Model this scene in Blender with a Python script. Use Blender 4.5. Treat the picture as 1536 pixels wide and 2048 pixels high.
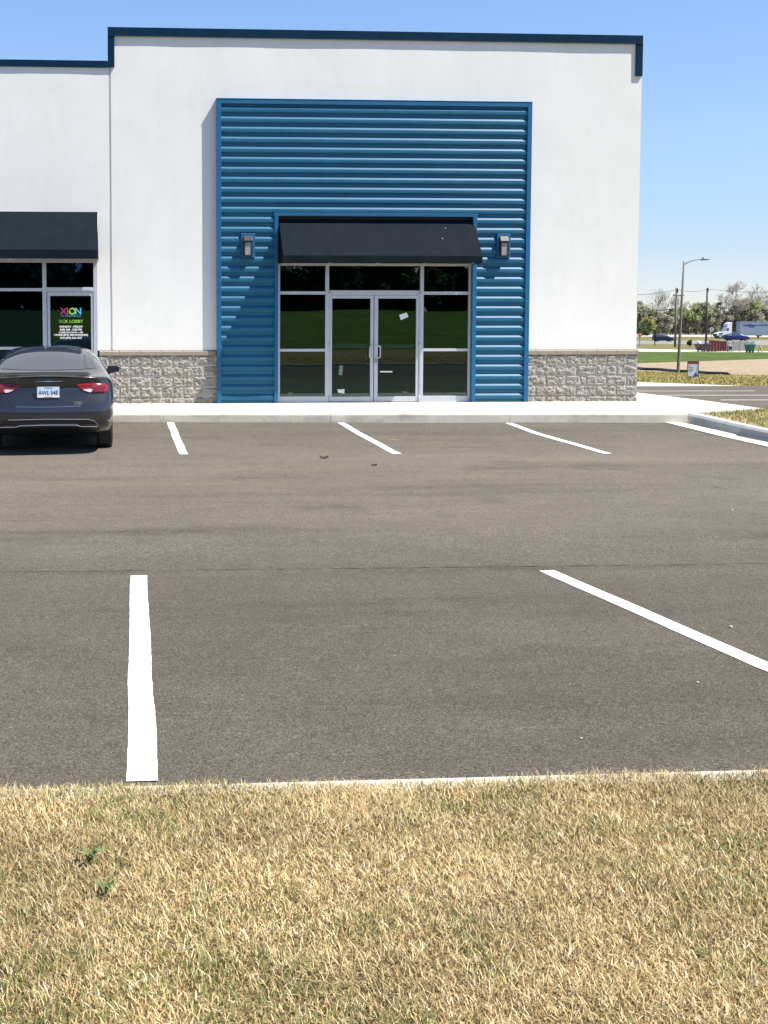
import bpy, bmesh, math, random
import numpy as np
from mathutils import Vector, Matrix, noise
from mathutils.bvhtree import BVHTree
R_ = math.radians
for o in list(bpy.data.objects): bpy.data.objects.remove(o)
scene = bpy.context.scene
COL = scene.collection

# ------------------------------------------------------------------ camera
F, PX, PY, YAW, PIT = 2500., 487.5, 799.6, .0697, .0662
CAM = Vector((0, -24.145, 1.665))
FW = Vector((math.sin(YAW)*math.cos(PIT), math.cos(YAW)*math.cos(PIT), -math.sin(PIT)))
RT = Vector((math.cos(YAW), -math.sin(YAW), 0)); DN = FW.cross(RT)
cd = bpy.data.cameras.new('camera'); cam = bpy.data.objects.new('camera', cd); COL.objects.link(cam)
cd.sensor_width = 36; cd.sensor_fit = 'AUTO'; cd.lens = 36*F/2048
cd.shift_x = (768-PX)/2048; cd.shift_y = (PY-1024)/2048
cd.clip_start = .05; cd.clip_end = 6000
m = Matrix((RT, -DN, -FW)).transposed().to_4x4(); m.translation = CAM
cam.matrix_world = m
scene.camera = cam

# ------------------------------------------------------------------ light
SUN = Vector((2.33, -1.0, 3.95)).normalized()          # towards the sun
EL = math.asin(SUN.z); AZ = math.atan2(SUN.x, SUN.y)
w = bpy.data.worlds.new('World'); scene.world = w; w.use_nodes = True
nt = w.node_tree; bg = nt.nodes['Background']
sky = nt.nodes.new('ShaderNodeTexSky'); sky.sky_type = 'NISHITA'; sky.sun_disc = False
sky.sun_elevation = EL; sky.sun_rotation = AZ; sky.altitude = 100; sky.air_density = .7; sky.dust_density = .1; sky.ozone_density = 4.0
tcw = nt.nodes.new('ShaderNodeTexCoord'); sx = nt.nodes.new('ShaderNodeSeparateXYZ'); nt.links.new(tcw.outputs['Generated'], sx.inputs[0])
rw = nt.nodes.new('ShaderNodeValToRGB'); nt.links.new(sx.outputs[2], rw.inputs[0]); ew = rw.color_ramp.elements      # paler, less glaring horizon
ew[0].position = .0; ew[0].color = (.66, .58, .58, 1); ew[1].position = .27; ew[1].color = (1., 1., 1., 1)
e1 = ew.new(.05); e1.color = (.70, .62, .61, 1); e2 = ew.new(.14); e2.color = (.93, .86, .80, 1)
mw = nt.nodes.new('ShaderNodeMix'); mw.data_type = 'RGBA'; mw.blend_type = 'MULTIPLY'; mw.inputs[0].default_value = 1
nt.links.new(sky.outputs[0], mw.inputs[6]); nt.links.new(rw.outputs[0], mw.inputs[7]); nt.links.new(mw.outputs[2], bg.inputs[0]); bg.inputs[1].default_value = .122
sl = bpy.data.lights.new('sun', 'SUN'); sl.energy = 4.9; sl.angle = R_(.5); sl.color = (1, .955, .89)
so = bpy.data.objects.new('sun', sl); COL.objects.link(so); so.rotation_euler = SUN.to_track_quat('Z', 'Y').to_euler(); so.location = (30, -40, 60)
vs = scene.view_settings; vs.view_transform = 'Standard'; vs.look = 'None'; vs.exposure = .92; vs.gamma = 1

# ------------------------------------------------------------------ pixel helpers (photograph pixel -> world point)
def ray(u, v): return RT*((u-PX)/F) + DN*((v-PY)/F) + FW
def ony(u, v, y): t = ray(u, v); return CAM + t*((y-CAM.y)/t.y)
def onz(u, v, z): t = ray(u, v); return CAM + t*((z-CAM.z)/t.z)
def atd(u, v, D): return CAM + ray(u, v)*D
PROF = [(0, 1.75), (20, 1.8), (27, 1.83), (36, 2.07), (50, 2.6), (71, 3.4), (110, 3.9), (155, 4.35), (200, 4.65), (255, 5.0), (320, 5.25), (600, 5.6), (4000, 6)]
def prof(d):
    return CAM.z - float(np.interp(d, [p[0] for p in PROF], [p[1] for p in PROF]))
def dep(x, y): return x*math.sin(YAW) + (y-CAM.y)*math.cos(YAW)
def gnd(u, v):
    t = ray(u, v); lo, hi = 10., 3500.
    for _ in range(50):
        k = (lo+hi)/2; P = CAM+t*k
        if P.z > prof(dep(P.x, P.y)): lo = k
        else: hi = k
    return CAM + t*lo
LOTY = [-40, -22, -19.6, -18, -15.2, -11, -6.85, -4.5, -2.5, 0]
LOTZ = [-.02, -.02, -.06, -.13, -.2, -.235, -.24, -.21, -.145, -.1]
def lotz(y): return float(np.interp(y, LOTY, LOTZ))

# ------------------------------------------------------------------ object helpers
def props(o, label=None, cat=None, group=None, kind=None):
    if label: o['label'] = label
    if cat: o['category'] = cat
    if group: o['group'] = group
    if kind: o['kind'] = kind
    return o
def thing(name, label, cat, loc=(0, 0, 0), rz=0, group=None):
    o = bpy.data.objects.new(name, None); COL.objects.link(o); o.location = loc; o.rotation_euler = (0, 0, rz)
    o.empty_display_size = .2
    return props(o, label, cat, group)
def link(name, me, mats=None, parent=None, smooth=False):
    o = bpy.data.objects.new(name, me); COL.objects.link(o)
    if mats is not None:
        for mm in (mats if isinstance(mats, (list, tuple)) else [mats]): me.materials.append(mm)
    if parent: o.parent = parent
    if smooth: me.shade_smooth()
    return o
class MB:
    def __init__(s): s.v = []; s.f = []; s.mi = []
    def add(s, vs, fs, mi=0):
        n = len(s.v); s.v += [tuple(p) for p in vs]; s.f += [tuple(i+n for i in f) for f in fs]; s.mi += [mi]*len(fs); return s
    def box(s, x0, x1, y0, y1, z0, z1, mi=0):
        return s.add([(x0,y0,z0),(x1,y0,z0),(x1,y1,z0),(x0,y1,z0),(x0,y0,z1),(x1,y0,z1),(x1,y1,z1),(x0,y1,z1)],
            [(0,3,2,1),(4,5,6,7),(0,1,5,4),(1,2,6,5),(2,3,7,6),(3,0,4,7)], mi)
    def tube(s, pts, rads, n=8, cap=True, mi=0):
        pts = [Vector(p) for p in pts]
        if not isinstance(rads, (list, tuple)): rads = [rads]*len(pts)
        vs = []; fs = []
        for i, p in enumerate(pts):
            t = (pts[min(i+1, len(pts)-1)]-pts[max(i-1, 0)]).normalized()
            a = t.cross(Vector((0, 0, 1)) if abs(t.z) < .9 else Vector((1, 0, 0))).normalized(); b = t.cross(a)
            for k in range(n):
                q = 2*math.pi*k/n; vs.append(p+(a*math.cos(q)+b*math.sin(q))*rads[i])
        for i in range(len(pts)-1):
            for k in range(n):
                fs.append((i*n+k, i*n+(k+1) % n, (i+1)*n+(k+1) % n, (i+1)*n+k))
        if cap: fs.append(tuple(range(n))[::-1]); fs.append(tuple((len(pts)-1)*n+k for k in range(n)))
        return s.add(vs, fs, mi)
    def prism(s, poly, ax, a0, a1, mi=0):           # poly of 2D points in the plane across axis ax
        n = len(poly)
        def P(p, a): return (a, p[0], p[1]) if ax == 0 else ((p[0], a, p[1]) if ax == 1 else (p[0], p[1], a))
        vs = [P(p, a0) for p in poly]+[P(p, a1) for p in poly]
        fs = [tuple(range(n)), tuple(range(2*n-1, n-1, -1))]+[(i, i+n, (i+1) % n+n, (i+1) % n) for i in range(n)]
        return s.add(vs, fs, mi)
    def build(s, name, mat, parent=None, smooth=False, bevel=0):
        me = bpy.data.meshes.new(name); me.from_pydata(s.v, [], s.f)
        bm = bmesh.new(); bm.from_mesh(me); bmesh.ops.recalc_face_normals(bm, faces=bm.faces); 
        bm.to_mesh(me); bm.free()
        o = link(name, me, mat, parent, smooth)
        if any(s.mi):
            for p, i in zip(me.polygons, s.mi): p.material_index = i
        if bevel:
            b = o.modifiers.new('bevel', 'BEVEL'); b.width = bevel; b.segments = 2; b.limit_method = 'ANGLE'; b.harden_normals = False
        return o
def npmesh(name, V, Fq, mat, parent=None, col=None, smooth=False):
    me = bpy.data.meshes.new(name); k = Fq.shape[1]
    me.vertices.add(len(V)); me.vertices.foreach_set('co', V.astype(np.float32).ravel())
    me.loops.add(Fq.size); me.loops.foreach_set('vertex_index', Fq.astype(np.int32).ravel())
    me.polygons.add(len(Fq)); me.polygons.foreach_set('loop_start', np.arange(0, Fq.size, k, dtype=np.int32))
    me.polygons.foreach_set('loop_total', np.full(len(Fq), k, dtype=np.int32))
    me.update(calc_edges=True)
    if col is not None:
        a = me.color_attributes.new('tint', 'FLOAT_COLOR', 'POINT'); c = np.ones((len(V), 4), np.float32); c[:, :3] = col
        a.data.foreach_set('color', c.ravel())
    return link(name, me, mat, parent, smooth)

# ------------------------------------------------------------------ materials
def mat(name, col, rough=.8, metal=0, spec=.5, coat=0):
    m = bpy.data.materials.new(name); m.use_nodes = True; b = m.node_tree.nodes['Principled BSDF']
    b.inputs['Base Color'].default_value = (*col, 1); b.inputs['Roughness'].default_value = rough
    b.inputs['Metallic'].default_value = metal; b.inputs['Specular IOR Level'].default_value = spec
    b.inputs['Coat Weight'].default_value = coat; b.inputs['Coat Roughness'].default_value = .05
    return m
def nz(m, scale, detail=4, rough=.55, vec=None, stretch=None):
    t = m.node_tree; n = t.nodes.new('ShaderNodeTexNoise'); n.inputs['Scale'].default_value = scale
    n.inputs['Detail'].default_value = detail; n.inputs['Roughness'].default_value = rough
    tc = t.nodes.new('ShaderNodeTexCoord')
    if stretch:
        mp = t.nodes.new('ShaderNodeMapping'); mp.inputs['Scale'].default_value = stretch
        t.links.new(tc.outputs['Object'], mp.inputs[0]); t.links.new(mp.outputs[0], n.inputs['Vector'])
    else: t.links.new(tc.outputs['Object'], n.inputs['Vector'])
    return n.outputs['Fac']
def ramp(m, src, stops):
    t = m.node_tree; r = t.nodes.new('ShaderNodeValToRGB'); e = r.color_ramp.elements
    while len(e) < len(stops): e.new(.5)
    for el, (p, c) in zip(e, stops): el.position = p; el.color = (*c, 1) if len(c) == 3 else c
    t.links.new(src, r.inputs[0]); return r.outputs[0]
def mul(m, a, b, mode='MULTIPLY', fac=1.):
    t = m.node_tree; x = t.nodes.new('ShaderNodeMix'); x.data_type = 'RGBA'; x.blend_type = mode
    x.inputs[0].default_value = fac
    for s, i in ((a, 6), (b, 7)):
        if isinstance(s, tuple): x.inputs[i].default_value = (*s, 1)
        else: t.links.new(s, x.inputs[i])
    return x.outputs[2]
def g(v): return (v, v, v)
def base(m, s): m.node_tree.links.new(s, m.node_tree.nodes['Principled BSDF'].inputs['Base Color']); return m
def bump(m, src, strength=.3, dist=.01, prev=None):
    t = m.node_tree; b = t.nodes.new('ShaderNodeBump'); b.inputs['Strength'].default_value = strength; b.inputs['Distance'].default_value = dist
    t.links.new(src, b.inputs['Height'])
    if prev: t.links.new(prev, b.inputs['Normal'])
    t.links.new(b.outputs[0], t.nodes['Principled BSDF'].inputs['Normal']); return b.outputs[0]

M = {}
# stucco
a = mat('stucco', (.72, .72, .70), .9)
base(a, mul(a, ramp(a, nz(a, 1.3, 6, .65), [(.3, (.765, .75, .70)), (.7, (.815, .80, .755))]), ramp(a, nz(a, 5, 4, .6, stretch=(1, 1, .22)), [(.3, g(.965)), (.65, g(1))])))
bn = bump(a, nz(a, 160, 3, .6), .25, .003); bump(a, nz(a, 14, 4, .6), .25, .006, bn); M['stucco'] = a
# metal panel
a = mat('blue_metal', (.018, .15, .29), .48, 0, .6)
base(a, ramp(a, nz(a, 2.5, 4, .6), [(.3, (.0002, .092, .178)), (.7, (.0004, .112, .210))])); M['blue'] = a
a = mat('blue_trim', (.02, .17, .36), .5, 0, .5); base(a, ramp(a, nz(a, 6, 3), [(.3, (.004, .098, .215)), (.7, (.006, .115, .245))])); M['bluetrim'] = a
a = mat('navy_fascia', (.008, .055, .13), .7, 0, .1); base(a, ramp(a, nz(a, 4, 3), [(.3, (.001, .020, .046)), (.7, (.001, .027, .060))])); M['navy'] = a
# split block
a = mat('split_block', (.3, .27, .24), .95)
c1 = ramp(a, nz(a, 22, 6, .75), [(.3, (.23, .212, .185)), (.5, (.37, .345, .305)), (.7, (.56, .525, .47))])
base(a, mul(a, c1, ramp(a, nz(a, 3.2, 2), [(.3, (.84, .80, .76)), (.7, (1, 1, 1))])))
bump(a, nz(a, 70, 6, .75), .9, .02); M['block'] = a
a = mat('mortar', (.60, .57, .51), .95); bump(a, nz(a, 90, 3), .4, .005); M['mortar'] = a
a = mat('cap_stone', (.36, .31, .24), .9); base(a, ramp(a, nz(a, 18, 5, .7), [(.3, (.24, .205, .15)), (.7, (.32, .28, .215))])); bump(a, nz(a, 120, 3), .3, .004); M['cap'] = a
a = mat('aluminium', (.55, .57, .60), .42, .35); base(a, ramp(a, nz(a, 30, 3, .6, stretch=(1, 1, .1)), [(.3, (.50, .52, .56)), (.7, (.60, .62, .66))])); M['alu'] = a
M['dark'] = mat('rubber_gasket', (.02, .02, .022), .7)
a = mat('awning_canvas', (.03, .034, .04), .9, 0, .12); base(a, mul(a, ramp(a, nz(a, 3, 4, .6, stretch=(1.5, 1, .5)), [(.3, (.0055, .0095, .0140)), (.7, (.0085, .0130, .0180))]), ramp(a, nz(a, 60, 2), [(.3, g(.9)), (.7, g(1))])))
bump(a, nz(a, 2.5, 2, stretch=(1.2, 1, .3)), .25, .03); M['canvas'] = a
def glass(name, tint, ior, rough=.0, gc=(.72, .98, .92)):
    m = bpy.data.materials.new(name); m.use_nodes = True; t = m.node_tree; t.nodes.clear()
    o = t.nodes.new('ShaderNodeOutputMaterial'); mx = t.nodes.new('ShaderNodeMixShader'); fr = t.nodes.new('ShaderNodeFresnel')
    tr = t.nodes.new('ShaderNodeBsdfTransparent'); gl = t.nodes.new('ShaderNodeBsdfGlossy')
    fr.inputs[0].default_value = ior; tr.inputs[0].default_value = (*tint, 1); gl.inputs['Roughness'].default_value = rough
    gl.inputs['Color'].default_value = (*gc, 1)
    n = t.nodes.new('ShaderNodeTexNoise'); n.inputs['Scale'].default_value = 1.1; n.inputs['Detail'].default_value = 1
    tc = t.nodes.new('ShaderNodeTexCoord'); t.links.new(tc.outputs['Object'], n.inputs['Vector'])
    b = t.nodes.new('ShaderNodeBump'); b.inputs['Strength'].default_value = .12; b.inputs['Distance'].default_value = .006
    t.links.new(n.outputs['Fac'], b.inputs['Height']); t.links.new(b.outputs[0], gl.inputs['Normal'])
    t.links.new(fr.outputs[0], mx.inputs[0]); t.links.new(tr.outputs[0], mx.inputs[1]); t.links.new(gl.outputs[0], mx.inputs[2]); t.links.new(mx.outputs[0], o.inputs[0])
    return m
M['glass'] = glass('tinted_glass', (.50, .56, .56), 1.74)
M['glassblue'] = glass('blue_tinted_glass', (.22, .35, .55), 1.7, gc=(.22, .50, 1))
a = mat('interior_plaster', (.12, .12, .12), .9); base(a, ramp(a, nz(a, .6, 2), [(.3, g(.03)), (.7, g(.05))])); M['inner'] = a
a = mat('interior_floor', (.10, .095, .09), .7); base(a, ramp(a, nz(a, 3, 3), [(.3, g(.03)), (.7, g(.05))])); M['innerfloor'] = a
# asphalt
a = mat('asphalt', (.08, .074, .068), .95, 0, .12)
c = ramp(a, nz(a, .35, 5, .6), [(.3, (.103, .090, .071)), (.7, (.122, .107, .085))])
c = mul(a, c, ramp(a, nz(a, 1.1, 6, .7, stretch=(.2, 1.4, 1)), [(.30, g(.78)), (.45, g(.98)), (.75, g(1.10))]))
c = mul(a, c, ramp(a, nz(a, .55, 3, .7, stretch=(.8, 1, 1)), [(.28, g(.72)), (.40, g(1))]))
c = mul(a, c, ramp(a, nz(a, 170, 2, .8), [(.30, g(.22)), (.46, g(.85)), (.60, g(1.12)), (.70, g(2.6))]))
c = mul(a, c, ramp(a, nz(a, 2.3, 4, .6), [(.22, g(.62)), (.30, g(.95)), (.5, g(1)), (.78, g(1.1))]))
c = mul(a, c, ramp(a, nz(a, 75, 3, .85), [(.34, g(.45)), (.5, g(.95)), (.66, g(1.5))]))
c = mul(a, c, ramp(a, nz(a, 16, 5, .8), [(.34, g(.86)), (.62, g(1.1))]))
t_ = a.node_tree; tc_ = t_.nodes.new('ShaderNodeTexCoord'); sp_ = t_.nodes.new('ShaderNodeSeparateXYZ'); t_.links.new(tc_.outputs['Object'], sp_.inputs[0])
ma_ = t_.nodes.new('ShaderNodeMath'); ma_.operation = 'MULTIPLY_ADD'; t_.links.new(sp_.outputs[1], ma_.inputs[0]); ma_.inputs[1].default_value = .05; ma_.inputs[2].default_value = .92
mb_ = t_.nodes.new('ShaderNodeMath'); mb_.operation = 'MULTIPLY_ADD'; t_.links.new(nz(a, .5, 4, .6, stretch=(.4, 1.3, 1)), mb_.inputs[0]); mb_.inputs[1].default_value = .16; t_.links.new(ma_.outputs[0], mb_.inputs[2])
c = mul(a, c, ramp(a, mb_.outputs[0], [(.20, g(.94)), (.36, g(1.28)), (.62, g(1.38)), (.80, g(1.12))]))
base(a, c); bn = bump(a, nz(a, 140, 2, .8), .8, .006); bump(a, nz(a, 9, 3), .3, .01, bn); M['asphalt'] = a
a = mat('seam_and_edge_shade', (.05, .046, .042), .95); bump(a, nz(a, 120, 2), .8, .01); M['seam'] = a
a = mat('road_paint', (.82, .82, .80), .7)
base(a, mul(a, (.84, .84, .82), ramp(a, nz(a, 60, 5, .8), [(.28, g(.45)), (.38, g(1))]))); bump(a, nz(a, 140, 2), .5, .004); M['paint'] = a
def concrete(name, lo, hi, sc=2.5, stain=.8):
    a = mat(name, lo, .92); c = ramp(a, nz(a, sc, 6, .65), [(.3, lo), (.7, hi)])
    c = mul(a, c, ramp(a, nz(a, 90, 2, .8), [(.3, g(.88)), (.6, g(1))]))
    c = mul(a, c, ramp(a, nz(a, 1.1, 5, .7, stretch=(.6, 1, 1)), [(.32, g(stain)), (.5, g(1))]))
    base(a, c); bump(a, nz(a, 110, 3), .35, .003); return a
M['walk'] = concrete('walk_concrete', (.50, .47, .39), (.60, .57, .49), 2, .93)
M['curb'] = concrete('curb_concrete', (.50, .47, .38), (.62, .58, .48), 5, .6)
M['curbgrey'] = concrete('grey_curb_concrete', (.36, .37, .36), (.50, .50, .46), 3, .8)
M['lightconc'] = concrete('pale_concrete', (.42, .39, .34), (.52, .48, .42), .3, .9)
# soils & lawns
def lawn(name, stops, sc, sc2, bmp=.5, st=None):
    a = mat(name, stops[0][1], 1, 0, .1); c = ramp(a, nz(a, sc, 6, .7, stretch=st), stops)
    c = mul(a, c, ramp(a, nz(a, sc2, 3, .8), [(.3, g(.6)), (.7, g(1.25))])); base(a, c); bump(a, nz(a, sc2, 3), bmp, .03); return a
M['straw'] = lawn('dry_turf', [(.35, (.20, .18, .07)), (.5, (.34, .26, .12)), (.7, (.42, .33, .17))], 1.2, 60)
M['soil'] = lawn('thatch', [(.3, (.13, .09, .04)), (.5, (.22, .155, .075)), (.7, (.31, .225, .115))], 3, 90)
M['yellow'] = lawn('yellow_grass', [(.32, (.12, .15, .035)), (.5, (.22, .18, .05)), (.7, (.30, .23, .08))], .8, 4, .6)
M['floor'] = lawn('leaf_litter', [(.3, (.06, .05, .03)), (.5, (.09, .075, .045)), (.7, (.11, .10, .05))], .3, 2)
M['green'] = lawn('green_grass', [(.3, (.05, .085, .017)), (.55, (.075, .115, .022)), (.75, (.17, .155, .06))], .35, 2.2)
M['rough'] = lawn('rough_grass', [(.3, (.09, .12, .035)), (.5, (.17, .15, .06)), (.7, (.26, .20, .11))], .18, 1.5)
M['sand'] = lawn('sandy_soil', [(.3, (.27, .21, .14)), (.55, (.35, .27, .18)), (.75, (.41, .33, .23))], .5, 3, .4, (.25, 1.6, 1))
M['farroad'] = concrete('far_road_surface', (.20, .19, .18), (.26, .25, .23), .2, .9)
def tinted(name, rough=.9, trans=0):
    m = mat(name, (.5, .5, .5), rough, 0, .15); t = m.node_tree; n = t.nodes.new('ShaderNodeVertexColor'); n.layer_name = 'tint'
    t.links.new(n.outputs[0], t.nodes['Principled BSDF'].inputs['Base Color'])
    if trans:
        tl_ = t.nodes.new('ShaderNodeBsdfTranslucent'); mx = t.nodes.new('ShaderNodeMixShader'); mx.inputs[0].default_value = trans
        t.links.new(n.outputs[0], tl_.inputs[0]); t.links.new(t.nodes['Principled BSDF'].outputs[0], mx.inputs[1]); t.links.new(tl_.outputs[0], mx.inputs[2])
        t.links.new(mx.outputs[0], t.nodes['Material Output'].inputs[0])
    return m
M['blade'] = tinted('grass_blade', .7, .06); M['leaf'] = tinted('leaf', .8, .5)
a = mat('bark', (.10, .085, .07), .95); base(a, ramp(a, nz(a, 3, 4), [(.3, (.07, .06, .05)), (.7, (.17, .15, .13))])); M['bark'] = a
a = mat('twig_bark', (.24, .21, .18), .95); base(a, ramp(a, nz(a, .8, 4), [(.3, (.26, .23, .20)), (.7, (.40, .36, .32))])); M['twig'] = a
a = mat('pole_wood', (.12, .10, .08), .9); base(a, ramp(a, nz(a, 3, 4, .6, stretch=(4, 4, .4)), [(.3, (.05, .042, .035)), (.7, (.10, .085, .07))])); M['wood'] = a
a = mat('weathered_pole', (.25, .23, .19), .85); base(a, ramp(a, nz(a, 2, 4, .6, stretch=(4, 4, .4)), [(.3, (.12, .11, .09)), (.7, (.20, .185, .15))])); M['pole'] = a
M['satin0'] = mat('dark_backing', (.006, .008, .012), .7)
M['black'] = mat('black_plastic', (.012, .012, .014), .5)
M['lampmetal'] = mat('bronze_lamp_metal', (.045, .042, .04), .4, .3)
M['lens'] = mat('frosted_lens', (.30, .29, .29), .3)
a = mat('white_paper', (.8, .8, .78), .9); base(a, ramp(a, nz(a, 20, 2), [(.3, g(.74)), (.7, g(.84))])); M['paper'] = a

# ------------------------------------------------------------------ ground
def sheet(name, xs, ys, zf, mt, label=None, cat=None, kind='structure'):
    X, Y = np.meshgrid(xs, ys); Z = np.vectorize(zf)(X, Y); V = np.stack([X, Y, Z], -1).reshape(-1, 3)
    nx, ny = len(xs), len(ys); i = np.arange(ny-1)[:, None]*nx+np.arange(nx-1)[None]; i = i.ravel()
    o = npmesh(name, V, np.stack([i, i+1, i+1+nx, i+nx], -1), mt, smooth=True); return props(o, label, cat, kind=kind)
def L(a, b, n): return list(np.linspace(a, b, n))
# asphalt lot (curb edge slightly skewed: y = -2.56 - .063 x)
def curby(x): return -2.56-.063*x
xs = L(-45, 13, 64); n = 60
V = []; 
for t in L(0, 1, n):
    for x in xs:
        y = -19.775*(1-t)+(curby(x)+.01)*t; V.append((x, y, lotz(y)+.012*noise.noise(Vector((x*.35, y*.35, 0)))))
nx = len(xs); i = (np.arange(n-1)[:, None]*nx+np.arange(nx-1)[None]).ravel()
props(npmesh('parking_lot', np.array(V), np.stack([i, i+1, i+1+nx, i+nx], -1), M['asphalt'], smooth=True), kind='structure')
def lot(x, y): return lotz(y)+.012*noise.noise(Vector((x*.35, y*.35, 0)))
# base ground everywhere, under all the sheets
def basez(x, y):
    d = dep(x, y)
    if y < -19: return -.25
    return prof(d)-.35-(.25 if d < 60 else 0)-.0006*max(0, d-60)
sheet('ground', [-3000, -1200, -500, -200, -90, -40, -10, 10, 25, 50, 90, 200, 500, 1200, 3000], [-3000, -900, -300, -120, -60, -24, -18, 0, 12, 26, 47, 60, 86, 110, 131, 176, 231, 296, 400, 576, 1000, 3900], basez, M['rough'])
# lawn beneath and behind the camera, rising to a green bank (seen mirrored in the glass)
def lawnz(x, y):
    z = .02+.012*noise.noise(Vector((x*.8, y*.8, 3)))
    if y > -20.2: z -= .014*(y+20.2)/.4
    if y < -26: z += .0*(y)
    return z
sheet('lawn', L(-4, 6, 60)+L(6.5, 60, 12) if False else [-60, -40, -20, -10]+L(-5, 7, 70)+[12, 20, 40, 60], [-38]+L(-34, -25, 6)+L(-24.5, -19.9, 50), lawnz, M['soil'])
sheet('grass_bank', L(-90, 90, 30), L(-74, -38, 14), lambda x, y: .035+2.1*min(1, max(0, (-38-y)/30.))**1.3+.12*noise.noise(Vector((x*.1, y*.1, 0)))*min(1, (-38-y)/6), M['green'])
def flat_quad(mb, pts, wd, zf, nseg=14, wob=.004, seed=0):
    """a painted strip through world points (x,y), width wd, laid on zf"""
    rnd = random.Random(seed); P = []
    (x0, y0), (x1, y1) = pts; dx, dy = x1-x0, y1-y0; l = math.hypot(dx, dy); nx_, ny_ = -dy/l, dx/l
    n = len(mb.v)
    for k in range(nseg+1):
        t = k/nseg; x, y = x0+dx*t, y0+dy*t; c = wob*2*noise.noise(Vector((seed*7.1, t*l*1.2, 0)))
        for s in (-1, 1):
            ww = wd/2+wob*(rnd.random()-.5); px, py = x+nx_*(s*ww+c), y+ny_*(s*ww+c); P.append((px, py, zf(px, py)))
    mb.add(P, [(2*k, 2*k+1, 2*k+3, 2*k+2) for k in range(nseg)])
# near curb
mb = MB()
for k in range(-15, 16):
    x0, x1 = k*3.05+.9, k*3.05+3.948
    mb.prism([(-19.93, -.2), (-19.93, .0), (-19.79, .002), (-19.775, -.008), (-19.77, -.2)], 0, x0, x1)
props(mb.build('kerb', M['curb'], smooth=False), kind='structure')
mb = MB(); flat_quad(mb, ((-45, -19.745), (12.9, -19.745)), .055, lambda x, y: lot(x, y)+.006, 1500, .03, 41); props(mb.build('kerb_shade_and_grit', M['seam']), kind='structure')  # dark strip: crumbly soil, with the kerb's shadow line painted in
# far kerb + pavement
xs = [x for x in (-45, -39, -33, -27, -21, -16.5, -12, -7.6, -3.2, 1.62, 6.55, 9.2)]
mb = MB()
def slab(mb, x0, x1, y0f, y1, z0, z1, gap=.006):
    x0 += gap/2; x1 -= gap/2
    a = [(x0, y0f(x0)), (x1, y0f(x1)), (x1, y1), (x0, y1)]
    mb.add([(p[0], p[1], z0) for p in a]+[(p[0], p[1], z1) for p in a], [(0, 3, 2, 1), (4, 5, 6, 7), (0, 1, 5, 4), (1, 2, 6, 5), (2, 3, 7, 6), (3, 0, 4, 7)])
for x0, x1 in zip(xs[:-1], xs[1:]): slab(mb, x0, x1, lambda x: curby(x)+.15, .02, -.3, 0)
mb.add([(9.203, -2.99, -.3), (9.6, -2.86, -.3), (11.03, -2.14, -.3), (10.9, .2, -.3), (10.56, 2.75, -.3), (10.5, 18, -.3), (9.2, 18, -.3), (9.203, .02, -.3)] +
       [(9.203, -2.99, 0), (9.6, -2.86, 0), (11.03, -2.14, 0), (10.9, .2, 0), (10.56, 2.75, 0), (10.5, 18, 0), (9.2, 18, 0), (9.203, .02, 0)],
       [tuple(range(8))[::-1], tuple(range(8, 16))]+[(i, (i+1) % 8, (i+1) % 8+8, i+8) for i in range(8)])
props(mb.build('pavement', M['walk']), kind='structure')
mb = MB()
ks = [-45, -36, -27, -18, -12, -9, -6, -3.2, -.1, 3.0, 6.1, 9.18]
for x0, x1 in zip(ks[:-1], ks[1:]):
    P = []
    for x in (x0+.003, x1-.003):
        y = curby(x); P += [(x, y+.147, -.3), (x, y-.02, -.3), (x, y-.004, -.03), (x, y+.02, .0015), (x, y+.147, .0015)]
    mb.add(P, [(4, 3, 2, 1, 0), (5, 6, 7, 8, 9)]+[(i, (i+1) % 5, (i+1) % 5+5, i+5) for i in range(5)])
props(mb.build('kerb', M['curb']), kind='structure')
# curb and gutter along the right edge of the lot, turning in a soft corner
mb = MB(); mg = MB()
path = [(9.20, -2.86), (9.27, -3.3), (9.30, -3.9), (9.33, -5), (9.38, -7), (9.5, -8.6), (9.8, -9.8), (10.4, -10.7), (11.4, -11.3), (13, -11.6), (20, -11.9), (60, -12.4)]
def ribbon(mb, prof_pts, top_at):
    n = len(prof_pts); vs = []; fs = []
    for i, (x, y) in enumerate(path):
        for (dx, dz) in prof_pts: vs.append((x+dx, y, top_at(y, i)+dz))
    for i in range(len(path)-1):
        for k in range(n-1): fs.append((i*n+k, i*n+k+1, (i+1)*n+k+1, (i+1)*n+k))
    fs.append(tuple(range(n))); fs.append(tuple((len(path)-1)*n+k for k in range(n))[::-1])
    mb.add(vs, fs)
ribbon(mb, [(-.03, -.30), (-.02, .02), (.0, .11), (.04, .145), (.09, .152), (.18, .152), (.2, .13), (.2, -.3)], lambda y, i: lotz(y))
props(mb.build('kerb', M['curbgrey'], smooth=False), kind='structure')
ribbon(mg, [(-.47, -.1), (-.468, .006), (-.05, -.008), (-.01, .03)], lambda y, i: lotz(y)+.004)
go = mg.build('gutter', M['walk']); props(go, kind='structure')
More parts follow.
